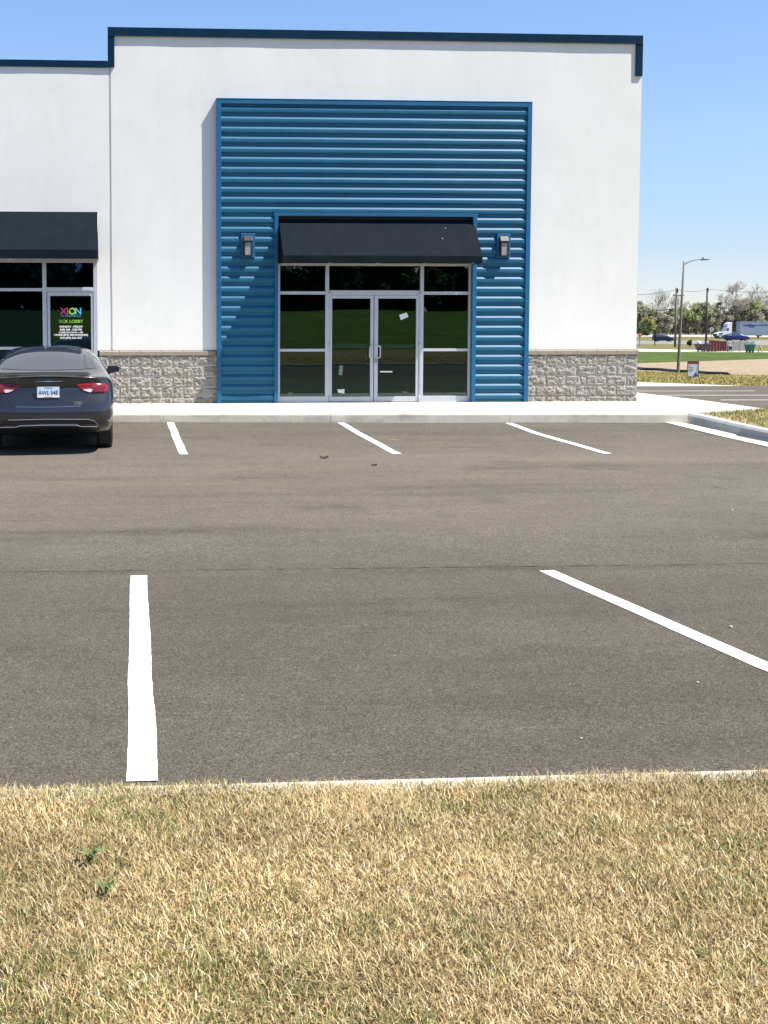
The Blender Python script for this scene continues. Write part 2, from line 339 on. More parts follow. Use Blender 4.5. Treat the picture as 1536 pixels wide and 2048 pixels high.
# verge: grass island right of the kerb
def islz(x, y): return min(.01, lotz(y)+.13) + .03*noise.noise(Vector((x, y, 0)))-.01
V = []; xs = L(0, 1, 30); ys = L(-11.55, -2.12, 40)
for y in ys:
    xl = float(np.interp(-y, [-p[1] for p in path], [p[0] for p in path]))+.19
    if y > -2.86: xl = 9.6+(y+2.86)*1.98
    for t in xs: V.append((xl+t*(60-xl) if t > .5 else xl+t*12, y, islz(xl+t*12, y)))
nx = 30; i = (np.arange(39)[:, None]*nx+np.arange(29)[None]).ravel()
props(npmesh('verge', np.array(V), np.stack([i, i+1, i+1+nx, i+nx], -1), M['straw'], smooth=True), kind='structure')
sheet('entrance_drive', L(13, 60, 20), L(-19.775, -9, 12), lambda x, y: lotz(y)+.002, M['asphalt'])
# side parking lot right of the building
def gsheet(name, edges_top, edges_bot, mt, off=0, u0=700, u1=2600, nu=30, nv=5):
    """strip of ground between two straight edges, each given by photo heights at u=1272 and u=1536"""
    V = []
    for j in range(nv):
        for i in range(nu):
            u = u0+(u1-u0)*i/(nu-1); f = (u-1272)/264.
            vt = edges_top[0]+(edges_top[1]-edges_top[0])*f; vb = edges_bot[0]+(edges_bot[1]-edges_bot[0])*f
            a = gnd(u, max(vt, 652)); b = gnd(u, max(vb, 652.2)); t = j/(nv-1)
            p = b*(1-t)+a*t; p.z = prof(dep(p.x, p.y))+off; V.append(p)
    i = (np.arange(nv-1)[:, None]*nu+np.arange(nu-1)[None]).ravel()
    return props(npmesh(name, np.array([tuple(p) for p in V]), np.stack([i, i+1, i+1+nu, i+nu], -1), mt, smooth=True), kind='structure')
def sidez(x, y): return float(np.interp(y, [-3, 0, 11.3, 14], [-.12, -.15, -.40, -.5]))
V = [];
for y in L(-2.14, 14, 12):
    xl = float(np.interp(y, [-2.14, .2, 2.75, 18], [11.02, 10.9, 10.56, 10.5]))
    for t in L(0, 1, 8): V.append((xl+t*(60-xl), y, sidez(0, y)))
i = (np.arange(11)[:, None]*8+np.arange(7)[None]).ravel()
props(npmesh('side_parking_lot', np.array(V), np.stack([i, i+1, i+9, i+8], -1), M['asphalt'], smooth=True), kind='structure')
LOTL = lambda x, y: lot(x, y)+.004
lines = [((.235, -2.66), (.375, -6.85)), ((3.165, -2.86), (3.345, -7.0)), ((6.045, -3.06), (6.27, -7.2)), ((-.137, -15.17), (-.058, -19.58)), ((2.86, -15.22), (3.26, -19.56)),
         ((-2.75, -2.5), (-2.62, -6.7)), ((-5.7, -2.3), (-5.6, -6.6)), ((-3.1, -15.1), (-3.25, -19.58)), ((5.85, -15.3), (6.5, -19.56)), ((-6.1, -15.1), (-6.4, -19.5))]
for k, (a, b) in enumerate(lines):
    mb = MB(); flat_quad(mb, (a, b), .118, LOTL, 60, .003 if b[1] < -10 else .006, k)
    props(mb.build('parking_line', M['paint']), kind='structure')
for k, (y, x0, x1) in enumerate(((9.0, 11.2, 16.2), (6.1, 12.4, 17.6), (3.4, 12.8, 18), (.6, 13.0, 18.2))):
    mb = MB(); flat_quad(mb, ((x0, y), (x1, y-.35)), .13, lambda x, y: sidez(x, y)+.006, 12, .01, 20+k)
    props(mb.build('parking_line', M['paint']), kind='structure')
mb = MB(); flat_quad(mb, ((-45, -14.0), (12.0, -15.25)), .009, LOTL, 900, .012, 31); props(mb.build('paving_seam', M['seam']), kind='structure')
# far strips
gsheet('far_pavement', (764, 773.5), (772.6, 785), M['walk'], .0)
gsheet('far_verge', (742, 751.5), (764, 773.5), M['yellow'], .0)
gsheet('bare_ground', (726.5, 718), (742, 751.5), M['sand'], .0)
gsheet('far_lawn', (703.4, 704.6), (726.5, 718), M['green'], .0)
gsheet('lane', (697.4, 702.2), (703.4, 704.6), M['lightconc'], 0)
gsheet('far_grass', (687.5, 690), (697.4, 702.2), M['rough'], 0)
gsheet('road', (681.8, 680), (687.5, 690), M['farroad'], 0)
gsheet('median', (673, 674), (681.8, 680), M['rough'], 0)
gsheet('highway', (667.8, 669), (673, 674), M['lightconc'], 0)
gsheet('forest_floor', (655.5, 655.5), (667.8, 669), M['floor'], 0)

# ------------------------------------------------------------------ building
B = thing('commercial_building', 'white stucco commercial building with blue ribbed entrance panel and split block base', 'building')
X0, X1, XJ, ZT = -30., 9.47, -.875, 7.0
ZL = 6.40; ZCAP = 1.022
bx0, bx1, bz = 1.16, 7.27, 5.80          # proud blue box
def undul(x, z): return .0045*noise.noise(Vector((x*.9, z*.5, 5)))+.002*noise.noise(Vector((x*2.3, z*1.1, 9)))
def wallgrid(xs, zs, skip):
    mb = MB(); xs = sorted(set(xs)); zs = sorted(set(zs)); idx = {}
    def vid(i, j):
        if (i, j) not in idx: idx[(i, j)] = len(mb.v); mb.v.append((xs[i], undul(xs[i], zs[j]), zs[j]))
        return idx[(i, j)]
    for i in range(len(xs)-1):
        for j in range(len(zs)-1):
            cx, cz = (xs[i]+xs[i+1])/2, (zs[j]+zs[j+1])/2
            if skip(cx, cz): continue
            mb.f.append((vid(i, j), vid(i+1, j), vid(i+1, j+1), vid(i, j+1))); mb.mi.append(0)
    return mb
def fr(a, b, st): return L(a, b, max(2, int((b-a)/st)))
wl = ony(194.5, 600, 0).x      # right jamb of left storefront
mb = wallgrid(fr(XJ+.035, X1, .15)+[bx0+.05, bx1-.05], fr(ZCAP, ZT, .15)+[bz-.05], lambda x, z: bx0+.05 < x < bx1-.05 and z < bz-.05)
# side, back, top
wall = mb.build('wall', M['stucco'], B, smooth=True)
zLh = ony(150, 517, 0).z
mb = wallgrid(fr(X0, XJ-.0, .3)+[wl, -7.6, -8.6, -14.6], fr(ZCAP, ZL, .25)+[zLh], lambda x, z: z < zLh and (-7.6 < x < wl or -14.6 < x < -8.6))
mb.build('wall', M['stucco'], B, smooth=True)
mb = MB()
mb.add([(XJ, .03, ZCAP), (XJ+.035, .03, ZCAP), (XJ+.035, .03, ZL+.1), (XJ, .03, ZL+.1)], [(0, 1, 2, 3)])
mb.add([(XJ+.035, .03, ZCAP), (XJ+.035, undul(XJ, 1), ZCAP), (XJ+.035, undul(XJ, 6), ZL+.1), (XJ+.035, .03, ZL+.1)], [(0, 1, 2, 3)])
mb.add([(XJ, .03, ZCAP), (XJ, undul(XJ, 1), ZCAP), (XJ, undul(XJ, 6), ZL), (XJ, .03, ZL)], [(3, 2, 1, 0)])
mb.build('expansion_joint', M['stucco'], B)
mb = MB()   # side/back shell and roof
mb.add([(X1, 0, 0), (X1, 18, 0), (X1, 18, ZT), (X1, 0, ZT), (X0, 18, 0), (X0, 18, ZL), (X0, 0, 0), (X0, 0, ZL), (XJ, 0, ZL), (XJ, 18, ZL), (XJ, 0, ZT), (XJ, 18, ZT)],
       [(0, 1, 2, 3), (1, 4, 5, 9, 11, 2), (4, 6, 7, 5), (5, 7, 8, 9), (8, 10, 11, 9)])
mb.build('side_wall', M['stucco'], B)
mb = MB(); mb.add([(XJ, .1, ZT-.4), (X1, .1, ZT-.4), (X1, 18, ZT-.4), (XJ, 18, ZT-.4)], [(0, 1, 2, 3)]); mb.build('roof', M['inner'], B)
# fascia
fa = ony(215, 56, -.04); fb = ony(1287, 73, -.04); zf1 = 7.125; zf0 = zf1-.155
mb = MB()
xsF = [fa.x, fa.x+2.1, fa.x+5.2, fa.x+8.3, fb.x]
for a, b in zip(xsF[:-1], xsF[1:]):
    mb.box(a+.0015, b-.0015, -.034, .12, zf0, zf1); mb.box(a+.0015, b-.0015, -.045, -.034, zf0-.012, zf0+.006)
mb.build('roof_fascia', M['navy'], B, bevel=.003)
mb = MB(); mb.box(fa.x, fa.x+.125, -.036, .12, ony(220, 134, -.03).z, zf0-.013)
mb.build('corner_fascia', M['navy'], B, bevel=.003)
mb = MB(); mb.box(fb.x-.135, fb.x, -.036, .6, ony(1280, 152, -.03).z, zf0-.013)
mb.build('corner_fascia', M['navy'], B, bevel=.003)
zl1 = ony(110, 120, -.03).z; mb = MB()
for a, b in ((-30, -20), (-20, -10), (-10, -4.6), (-4.6, fa.x-.002)): mb.box(a, b-.003, -.034, .12, zl1-.125, zl1)
mb.build('roof_fascia', M['navy'], B, bevel=.003)

# split face block base
def blockwall(x0, x1, ph, parent, ytop=ZCAP-.1):
    st = .0125; mbk = MB(); bw, bh = .4064, .2032; H = ytop
    rnd = {}
    xs = np.arange(x0, x1+st/2, st); zs = np.arange(0, H+.001, H/76)
    vs = []; mi = []
    def cell(x, z):
        r = int((H-z+1e-6)//bh); off = (.5 if r % 2 else 0)*bw+ph; c = math.floor((x-off)/bw); fx = (x-off)/bw-c; fz = ((H-z)/bh)-r
        return r, c, fx*bw, fz*bh
    for z in zs:
        for x in xs:
            r, c, fx, fz = cell(x, z); ed = min(fx, bw-fx, fz, bh-fz)
            if ed < .006: y = -.006
            else:
                e = min(1, (ed-.004)/.022); t = noise.noise(Vector((c*3.7, r*5.1, 2)))
                q = noise.fractal(Vector((x*9+c*11, z*11+r*7, c*2.0)), 1., 2.1, 5)
                rg = 1-abs(noise.noise(Vector((x*13+c*5, z*15-r*3, 7+c))))*2
                y = -.004 - e*(.016+.020*q+.012*rg+.007*t+.009*noise.noise(Vector((x*55, z*55, 1))))
            vs.append((x, y, z))
    n = len(xs); f = []
    for j in range(len(zs)-1):
        for i in range(n-1):
            f.append((j*n+i, j*n+i+1, (j+1)*n+i+1, (j+1)*n+i)); r, c, fx, fz = cell(xs[i]+st/2, (zs[j]+zs[j+1])/2)
            mi.append(1 if min(fx, bw-fx, fz, bh-fz) < .006 else 0)
    mbk.v = vs; mbk.f = f; mbk.mi = mi
    me = bpy.data.meshes.new('block_base'); me.from_pydata(vs, [], f); o = link('block_base', me, [M['block'], M['mortar']], parent)
    me.polygons.foreach_set('material_index', mi)
    return o
jx = ony(200+0, 760, 0).x
blk0 = ony(180+238/4.04, 733, 0).x      # a cap joint position
blockwall(wl+.02, bx0+.02, blk0+.2032, B)
jr = ony(1000+262/2.866, 717, 0).x
blockwall(bx1-.02, X1+.012, jr, B)
def caps(x0, x1, ph):
    mb = MB(); x = ph-.4064*20; zt = ZCAP; zb = ZCAP-.098
    while x < x1:
        a, b = max(x, x0), min(x+.4064, x1)
        if b-a > .03: mb.add([(a+.004, -.045, zb), (b-.004, -.045, zb), (b-.004, .02, zb), (a+.004, .02, zb), (a+.004, -.045, zt-.022), (b-.004, -.045, zt-.022), (b-.004, .02, zt), (a+.004, .02, zt)],
            [(0, 3, 2, 1), (4, 5, 6, 7), (0, 1, 5, 4), (1, 2, 6, 5), (2, 3, 7, 6), (3, 0, 4, 7)])
        x += .4064
    return mb
for x0, x1, ph in ((wl+.03, bx0-.005, blk0), (bx1+.005, X1+.04, ony(1000+203/2.866, 705, 0).x)):
    caps(x0, x1, ph).build('cap_course', M['cap'], B, bevel=.004)
    mb = MB(); mb.box(x0+.01, x1-.01, -.038, .01, ZCAP-.095, ZCAP-.026); mb.build('mortar_bed', M['mortar'], B)
mb = MB()
for x0, x1 in ((-30, -14.6), (-8.6, -7.6)): mb.box(x0, x1, -.03, .02, 0, ZCAP)
mb.build('block_base', M['block'], B)
mb = MB(); mb.box(X1, X1+.03, .001, 18, 0, ZCAP); mb.build('block_base', M['block'], B)

# blue box
yb = -.119
ix0 = ony(549, 600, yb).x; ix1 = ony(953, 600, yb).x; iz1 = ony(700, 432.5, yb).z
tw = .088
mb = MB(); PITCH = .1895
z_first = ony(500, 787.6, yb).z
def rib_profile():
    pts = [(0, .0)]
    out = []
    z = z_first-PITCH*1
    for k in range(33):
        zt_ = z_first+PITCH*k-.012
        # going up: pan -> under slope -> crest -> upper slope (bright) -> pan
        out += [(-.082, 0), (-.160+.0, 0)]
    return out
def ribs(x0, x1, z0, z1):
    """horizontal trapezoid ribs; front crest at y=-.110, pan at y=-.070"""
    pts = []
    k0 = int((z0-z_first)/PITCH)-2
    for k in range(k0, k0+40):
        zc = z_first+PITCH*k            # top edge of the bright slope
        pts += [(-0.0660, zc-.140), (-0.0970, zc-.117), (-0.1015, zc-.113), (-0.1035, zc-.084), (-0.1020, zc-.052), (-0.0980, zc-.046), (-0.0660, zc-.001)]
    # clip
    out = []
    for (a, b) in zip(pts[:-1], pts[1:]):
        if b[1] < z0 or a[1] > z1: continue
        def at(z): t = (z-a[1])/(b[1]-a[1]); return (a[0]+(b[0]-a[0])*t, z)
        p = a if a[1] >= z0 else at(z0); q = b if b[1] <= z1 else at(z1)
        if not out: out.append(p)
        out.append(q)
    n = len(out); nxs = max(2, int((x1-x0)/.25)); vs = []; fs = []
    for i in range(nxs+1):
        x = x0+(x1-x0)*i/nxs
        for (y, z) in out: vs.append((x, y+.0016*noise.noise(Vector((x*1.3, z*2.1, 0))), z+.002*noise.noise(Vector((x*.9, z*5, 8)))))
    for i in range(nxs):
        for k in range(n-1): fs.append((i*n+k, (i+1)*n+k, (i+1)*n+k+1, i*n+k+1))
    mb = MB(); mb.add(vs, fs); return mb
for x0, x1, z0, z1 in ((bx0+tw-.01, ix0+.005, .012, iz1), (ix1-.005, bx1-tw+.01, .012, iz1), (bx0+tw-.01, bx1-tw+.01, iz1, bz-tw*.9)):
    ribs(x0, x1, z0, z1).build('ribbed_panel', M['blue'], B)
mb = MB()   # outer trim, closed returns to the wall
mb.box(bx0, bx0+tw, yb, .02, .004, bz)
mb.box(bx1-tw, bx1, yb, .02, .004, bz)
mb.box(bx0+tw, bx1-tw, yb, .02, bz-tw, bz)
mb.box(bx0-.006, bx1+.006, yb-.006, .02, bz, bz+.012)
mb.build('panel_trim', M['bluetrim'], B, bevel=.004)
mb = MB(); itw = .07
mb.box(ix0, ix0+itw, yb, .03, .004, iz1+.0)
mb.box(ix1-itw-.01, ix1, yb, .03, .004, iz1)
mb.box(ix0-.012, ix1+.012, yb, .03, iz1, iz1+.062)
mb.build('panel_trim', M['bluetrim'], B, bevel=.004)
mb = MB(); rnd = random.Random(3)
for k in range(18):
    z = .25+k*.31
    for x in (bx0+tw*.72, bx1-tw*.72):
        mb.tube([(x, yb-.004, z), (x, yb+.001, z)], .006, 6)
for row in (29, 26, 22, 18, 14, 10, 6, 2):
    z = z_first+PITCH*(row)-.06
    for k in range(14):
        x = bx0+.3+k*.42
        if ix0-.05 < x < ix1+.05 and z < iz1+.1: continue
        mb.tube([(x, -.110, z), (x, -.102, z)], .0055, 6)
SC_ = mb
mb = MB(); mb.box(bx0+.02, bx1-.02, -.012, .02, iz1+.08, bz-.1); mb.box(bx0+.02, ix0+.0, -.06, .02, .01, iz1); mb.box(ix1, bx1-.02, -.06, .02, .01, iz1)
mb.add(SC_.v, SC_.f, 1); mb.build('panel_backing', [M['bluetrim'], M['navy']], B)

# storefronts -------------------------------------------------------
def Xp(u, v=660, y=0.): return ony(u, v, y).x
def Zp(v, u=750, y=0.): return ony(u, v, y).z
FY0, FY1 = .0, .10
fl, fr_ = Xp(557)-.02, Xp(941)+.0
def bar(mb, x0, x1, z0, z1, y0=FY0, y1=FY1): mb.box(x0, x1, y0, y1, z0, z1)
zt2, zt1 = Zp(526.5), Zp(531.5)
m1a, m1b = Xp(650.5), Xp(657.8); m2a, m2b = Xp(839.8), Xp(846.8)
rA, rB = Zp(588.8, 600), Zp(582.6, 600); rC, rD = Zp(703, 600), Zp(697.6, 600); zb_ = Zp(792.8, 600)
fiL, fiR = Xp(560), Xp(936.5)
mb = MB()
bar(mb, fl, fiL, 0, zt2); bar(mb, fiR, ix1-itw-.01, 0, zt2); bar(mb, fiL, m1a, zt1, zt2); bar(mb, m2b, fiR, zt1, zt2); bar(mb, m1b, m2a, zt1, zt2)
bar(mb, m1a, m1b, 0, zt2, FY0-.004); bar(mb, m2a, m2b, 0, zt2, FY0-.004)
bar(mb, fiL, m1a, rA, rB); bar(mb, m2b, fiR, rA, rB); bar(mb, fiL, m1a, rC, rD); bar(mb, m2b, fiR, rC, rD)
bar(mb, fiL, m1a, 0, zb_); bar(mb, m2b, fiR, 0, zb_)
zh0, zh1 = Zp(590), Zp(580.7); bar(mb, m1b, m2a, zh0, zh1)
bar(mb, m1b, m1b+.018, 0, zh0, .004, .08); bar(mb, m2a-.018, m2a, 0, zh0, .004, .08)
mb.build('storefront_frame', M['alu'], B, bevel=.003)
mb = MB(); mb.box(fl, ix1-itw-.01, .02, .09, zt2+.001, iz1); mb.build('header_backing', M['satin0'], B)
def pane(x0, x1, z0, z1, parent=B, mt='glass', name='window'):
    mb = MB(); mb.box(x0-.006, x1+.006, .045, .053, z0-.006, z1+.006)
    o = mb.build(name, M[mt], parent)
    gk = MB(); e = .007
    for a in ((x0, x0+e, z0, z1), (x1-e, x1, z0, z1), (x0+e, x1-e, z0, z0+e), (x0+e, x1-e, z1-e, z1)): gk.box(a[0], a[1], .038, .0449, a[2], a[3])
    gk.build('gasket', M['dark'], o if parent is B else parent)
    return o
pane(fiL, m1a, rB, zt1); pane(fiL, m1a, rD, rA); pane(fiL, m1a, zb_, rC)
pane(m1b, m2a, zh1, zt1)
pane(m2b, fiR, rB, zt1); pane(m2b, fiR, rD, rA); pane(m2b, fiR, zb_, rC)
def make_door(x0, x1, g0, g1, zg0, zg1, ztop, hinge_left, mt='glass'):
    mb = MB(); y0, y1 = .012, .062
    bar(mb, x0, g0, .012, ztop, y0, y1); bar(mb, g1, x1, .012, ztop, y0, y1); bar(mb, g0, g1, .012, zg0, y0, y1); bar(mb, g0, g1, zg1, ztop, y0, y1)
    d = mb.build('door', M['alu'], B, bevel=.003)
    pane(g0, g1, zg0, zg1, d, mt, 'glass')
    return d
gz0, gz1 = Zp(793), Zp(596.8)
dl0, dl1 = m1b+.02, Xp(747.3); dr0, dr1 = Xp(748.7), m2a-.02
D1 = make_door(dl0, dl1, Xp(664.3), Xp(741), gz0, gz1, zh0-.006, True)
D2 = make_door(dr0, dr1, Xp(756.4), Xp(832.4), gz0, gz1, zh0-.006, False)
def pull(xs_, xe, z0, z1, parent):
    mb = MB(); y = -.05; c = .02; s = 1 if xe > xs_ else -1; c *= s
    pts = [(xs_, .012, z1), (xs_, y+.012, z1), (xs_+c*.4, y, z1), (xe-c, y, z1), (xe-c*.3, y, z1-.006), (xe, y, z1-.02), (xe, y, z0+.02), (xe-c*.3, y, z0+.006), (xe-c, y, z0), (xs_+c*.4, y, z0), (xs_, y+.012, z0), (xs_, .012, z0)]
    mb.tube(pts, .0125, 10); mb.build('handle', M['alu'], parent, smooth=True)
pull(Xp(743.8), Xp(738.6), Zp(715), Zp(691.5), D1); pull(Xp(752.5), Xp(760.2), Zp(715), Zp(691.5), D2)
mb = MB(); mb.box(Xp(749.4), Xp(755.4), -.012, .012, Zp(722), Zp(719)); mb.tube([((Xp(752.4)), -.02, Zp(724)), (Xp(752.4), .012, Zp(724))], .022, 12); mb.build('lock', M['lens'], D2)
for D, a, b in ((D1, 664.3, 741), (D2, 756.4, 832.4)):
    mb = MB(); mb.box(Xp(a)-.01, Xp(b)+.01, .060, .085, Zp(693.2), Zp(688.6)); 
    vs = []; 
    mb.box(Xp(a)+.03, Xp(b)-.05, .066, .095, Zp(696.0), Zp(693.3))
    mb.build('push_bar', M['paper'], D)
for u, s in ((658.6, 1), (839, -1)):
    mb = MB(); x = Xp(u)
    for v in (588, 690, 796):
        mb = MB(); mb.tube([(x, -.012, Zp(v)-.045), (x, -.012, Zp(v)+.045)], .013, 8); mb.build('hinge', M['alu'], D1 if s == 1 else D2, smooth=True)
# interior
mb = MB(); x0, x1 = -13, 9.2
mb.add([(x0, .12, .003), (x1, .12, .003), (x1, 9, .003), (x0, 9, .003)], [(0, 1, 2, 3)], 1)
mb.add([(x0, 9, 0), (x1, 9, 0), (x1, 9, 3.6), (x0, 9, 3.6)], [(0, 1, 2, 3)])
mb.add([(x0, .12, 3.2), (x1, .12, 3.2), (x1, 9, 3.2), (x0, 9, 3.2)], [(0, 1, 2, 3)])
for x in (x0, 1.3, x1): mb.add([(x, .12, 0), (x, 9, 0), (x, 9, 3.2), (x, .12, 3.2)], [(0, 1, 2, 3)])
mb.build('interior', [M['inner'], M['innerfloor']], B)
# left storefront
def XL(u): return ony(u, 600, 0).x
def ZLp(v): return ony(120, v, 0).z
mb = MB(); jl, jr_ = XL(187), wl
bar(mb, jl, jr_, 0, zLh); hz = ZLp(525)
bar(mb, -7.6, jl, hz, zLh)
ma, mb_ = XL(85), XL(93)
xs_l = [(-7.6, -7.5), (-6.2, -6.1), (-4.8, -4.7), (-3.8, -3.7)]
for a, b in xs_l: bar(mb, a, b, 0, hz)
bar(mb, ma, mb_, 0, hz, FY0-.004); r0, r1 = ZLp(582.3), ZLp(576.3); q0, q1 = ZLp(699), ZLp(693.5)
panes = [(-7.5, -6.2), (-6.1, -4.8), (-4.7, -3.8), (-3.7, ma)]
for a, b in panes:
    bar(mb, a, b, r0, r1); bar(mb, a, b, q0, q1); bar(mb, a, b, 0, .12)
dh0, dh1 = ZLp(583), ZLp(574.6); bar(mb, mb_, jl, dh0, dh1)
bar(mb, -14.6, -8.6, hz, zLh); 
for a in (-14.6, -13.1, -11.6, -10.1, -8.7): bar(mb, a, a+.1, 0, hz)
mb.build('storefront_frame', M['alu'], B, bevel=.003)
for a, b in panes:
    pane(a, b, r1, hz, mt='glassblue'); pane(a, b, q1, r0, mt='glassblue'); pane(a, b, .12, q0, mt='glassblue')
pane(mb_, jl, dh1, hz, mt='glassblue')
for a, b in ((-14.5, -13.1), (-13, -11.6), (-11.5, -10.1), (-10, -8.7)): pane(a, b, .02, hz, mt='glassblue')
D3 = make_door(XL(94.2), XL(186.6), XL(99.8), XL(181.8), .25, ZLp(591.5), dh0-.006, True, 'glass')
mb = MB(); mb.box(XL(164), XL(184), -.03, .0, ZLp(581), ZLp(576)); mb.build('door_closer', M['alu'], D3, bevel=.003)

# text
def emis(c): return c
def txt(body, size, P, mt, parent, name='lettering', sx=1., rot=(math.pi/2, 0, 0), bold=0, ext=.0006, spacing=1.):
    cu = bpy.data.curves.new('t', 'FONT'); cu.body = body; cu.size = size; cu.align_x = 'CENTER'; cu.align_y = 'CENTER'; cu.extrude = ext; cu.offset = bold; cu.space_character = spacing
    t = bpy.data.objects.new('t', cu); COL.objects.link(t); bpy.context.view_layer.update()
    me = bpy.data.meshes.new_from_object(t.evaluated_get(bpy.context.evaluated_depsgraph_get())); bpy.data.objects.remove(t)
    me.transform(Matrix.Diagonal((sx, 1, 1, 1))); me.transform(Matrix.Rotation(rot[2], 4, 'Z') @ Matrix.Rotation(rot[0], 4, 'X')); me.transform(Matrix.Translation(P))
    me.name = name; return link(name, me, mt, parent)
def cm(name, c, r=.6): M[name] = mat(name, c, r); return M[name]
white = cm('vinyl_white', (.8, .8, .8)); limeg = cm('vinyl_green', (.30, .65, .06)); pink = cm('vinyl_pink', (.65, .05, .30)); orange = cm('vinyl_orange', (.75, .16, .03)); sky_b = cm('vinyl_blue', (.10, .42, .68))
xc = XL(141); yt = .040
for ch, u, mt in (('X', 126.5, pink), ('I', 134.5, orange), ('O', 144, limeg), ('N', 156, sky_b)):
    txt(ch, .17, (XL(u), yt, ZLp(623)), mt, D3, bold=.004)
txt('PEDIATRICS', .055, (xc, yt, ZLp(632)), sky_b, D3, spacing=1.35)
txt('SICK LOBBY', .085, (xc, yt, ZLp(643)), limeg, D3, bold=.0005)
for s_, sz, v in (('MONDAY - FRIDAY', .052, 653.6), ('8:00 AM - 5:00 PM', .055, 659.5), ('CLOSED FOR LUNCH 1 - 2PM', .035, 665), ('PHONE (870) 568-XION(5466)', .050, 670), ('FAX (870) 336-1527', .050, 676)):
    txt(s_, sz, (xc, yt, ZLp(v)), white, D3, bold=.0016)

# awnings
def awning(x0, x1, ztop, zlow, zval, p, xb0, xb1):
    a = MB(); y = -.002
    T0, T1 = (x0, y, ztop), (x1, y, ztop)
    n = 24; vs = []; fs = []
    for j in range(9):
        t = j/8
        for i in range(n+1):
            s = i/n; xa = x0+(x1-x0)*s; xb = xb0+(xb1-xb0)*s; x = xa*(1-t)+xb*t
            sag = .012*math.sin(math.pi*t)*(1-abs(math.cos(s*math.pi*5))*.8)
            vs.append((x, y+(-p-y)*t, ztop+(zlow-ztop)*t-sag))
    for j in range(8):
        for i in range(n): fs.append((j*(n+1)+i, (j+1)*(n+1)+i, (j+1)*(n+1)+i+1, j*(n+1)+i+1))
    a.add(vs, fs); aw = a.build('awning', M['canvas'], B, smooth=True)
    v = MB(); vs = []; fs = []
    for i in range(n*2+1):
        s = i/(n*2); x = xb0+(xb1-xb0)*s; vs += [(x, -p, zlow), (x, -p+.006*math.sin(s*23), zval)]
    fs = [(2*i, 2*i+1, 2*i+3, 2*i+2) for i in range(n*2)]
    v.add(vs, fs)
    for xx, xt in ((xb0, x0), (xb1, x1)): v.add([(xt, y, ztop), (xx, -p, zlow), (xx, -p, zval), (xt*.5+xx*.5, y, zval)], [(0, 1, 2, 3)])
    v.build('valance', M['canvas'], aw)
    f = MB(); c = [(xb0+.03, -p+.03), (xb1-.03, -p+.03)]
    f.tube([(xb0+.03, -p+.03, zval+.03), (xb1-.03, -p+.03, zval+.03)], .014, 6)
    k = 4
    for i in range(k+1):
        x = xb0+.03+(xb1-xb0-.06)*i/k; f.tube([(x, -.01, ztop-.05), (x, -p+.03, zlow-.03)], .014, 6); f.tube([(x, -.01, zval+.03), (x, -p+.03, zval+.03)], .014, 6)
    f.build('awning_frame', M['alu'], aw)
    return aw
p = .75
a0 = ony(557.8, 437.5, 0); a1 = ony(947, 441, 0)
b0 = ony(566.8, 509.5, -p); b1 = ony(965.2, 513, -p)
zlow = .5*(b0.z+b1.z); zval = .5*(ony(566.8, 524.5, -p).z+ony(965.2, 527, -p).z)
awning(a0.x, a1.x, (a0.z+a1.z)/2, zlow, zval, p, b0.x, b1.x)
a1 = ony(194.8, 424, 0); b1 = ony(195, 500, -p); zv = ony(150, 517.5, -p).z
awning(-7.7, a1.x, a1.z, ony(150, 499.3, -p).z, zv, p, -7.7, b1.x)
awning(-14.7, -8.5, a1.z, ony(150, 499.3, -p).z, zv, p, -14.7, -8.5)
mb = MB(); s = 1
for (u, v) in ((891, 457.5), (885, 478.5)):
    P = ony(u, v, -.3); 
    T = (v-441)/(513-441); P = ony(u, v, -p*T-.004); mb = MB(); mb.tube([P+Vector((0, .012, .01)), P-Vector((0, .006, -.004))], .014, 7); mb.build('speck', M['paper'], B)

# wall lamps
def lamp(u, v0, v1, label):
    y = -.112; c = ony((u[0]+u[1])/2, v1, y); zt_ = ony(u[0], v0, y).z; h = zt_-c.z; wd = .165
    t = thing('wall_lamp', label, 'wall lamp', (c.x, y, c.z), 0, 'wall lamps beside the entrance')
    mb = MB(); mb.box(-wd/2-.05, wd/2+.055, -.012, .05, -.02, h+.05); mb.build('backplate', M['bluetrim'], t, bevel=.006)
    mb = MB(); w2 = wd/2
    mb.prism([(-.014, h), (-.014, h*.72), (-.115, h*.72), (-.115, h*.76), (-.05, h)], 0, -w2, w2); mb.build('hood', M['lampmetal'], t, bevel=.004)
    mb = MB(); yf = -.10; e = .024
    for a in ((-w2, -w2+e, 0, h*.715), (w2-e, w2, 0, h*.715), (-w2+e, w2-e, 0, .026), (-w2+e, w2-e, h*.715-.02, h*.715)): mb.box(a[0], a[1], yf, -.014, a[2], a[3])
    mb.build('housing', M['black'], t, bevel=.003)
    mb = MB(); mb.box(-w2+e, w2-e, yf+.012, -.02, .026, h*.715-.02); mb.build('lens', M['lens'], t)
    return t
lamp((487.5, 504), 471.5, 513, 'black wall lamp on blue ribs left of the entrance awning')
lamp((998, 1015), 472.5, 513.5, 'black wall lamp on blue ribs right of the entrance awning')

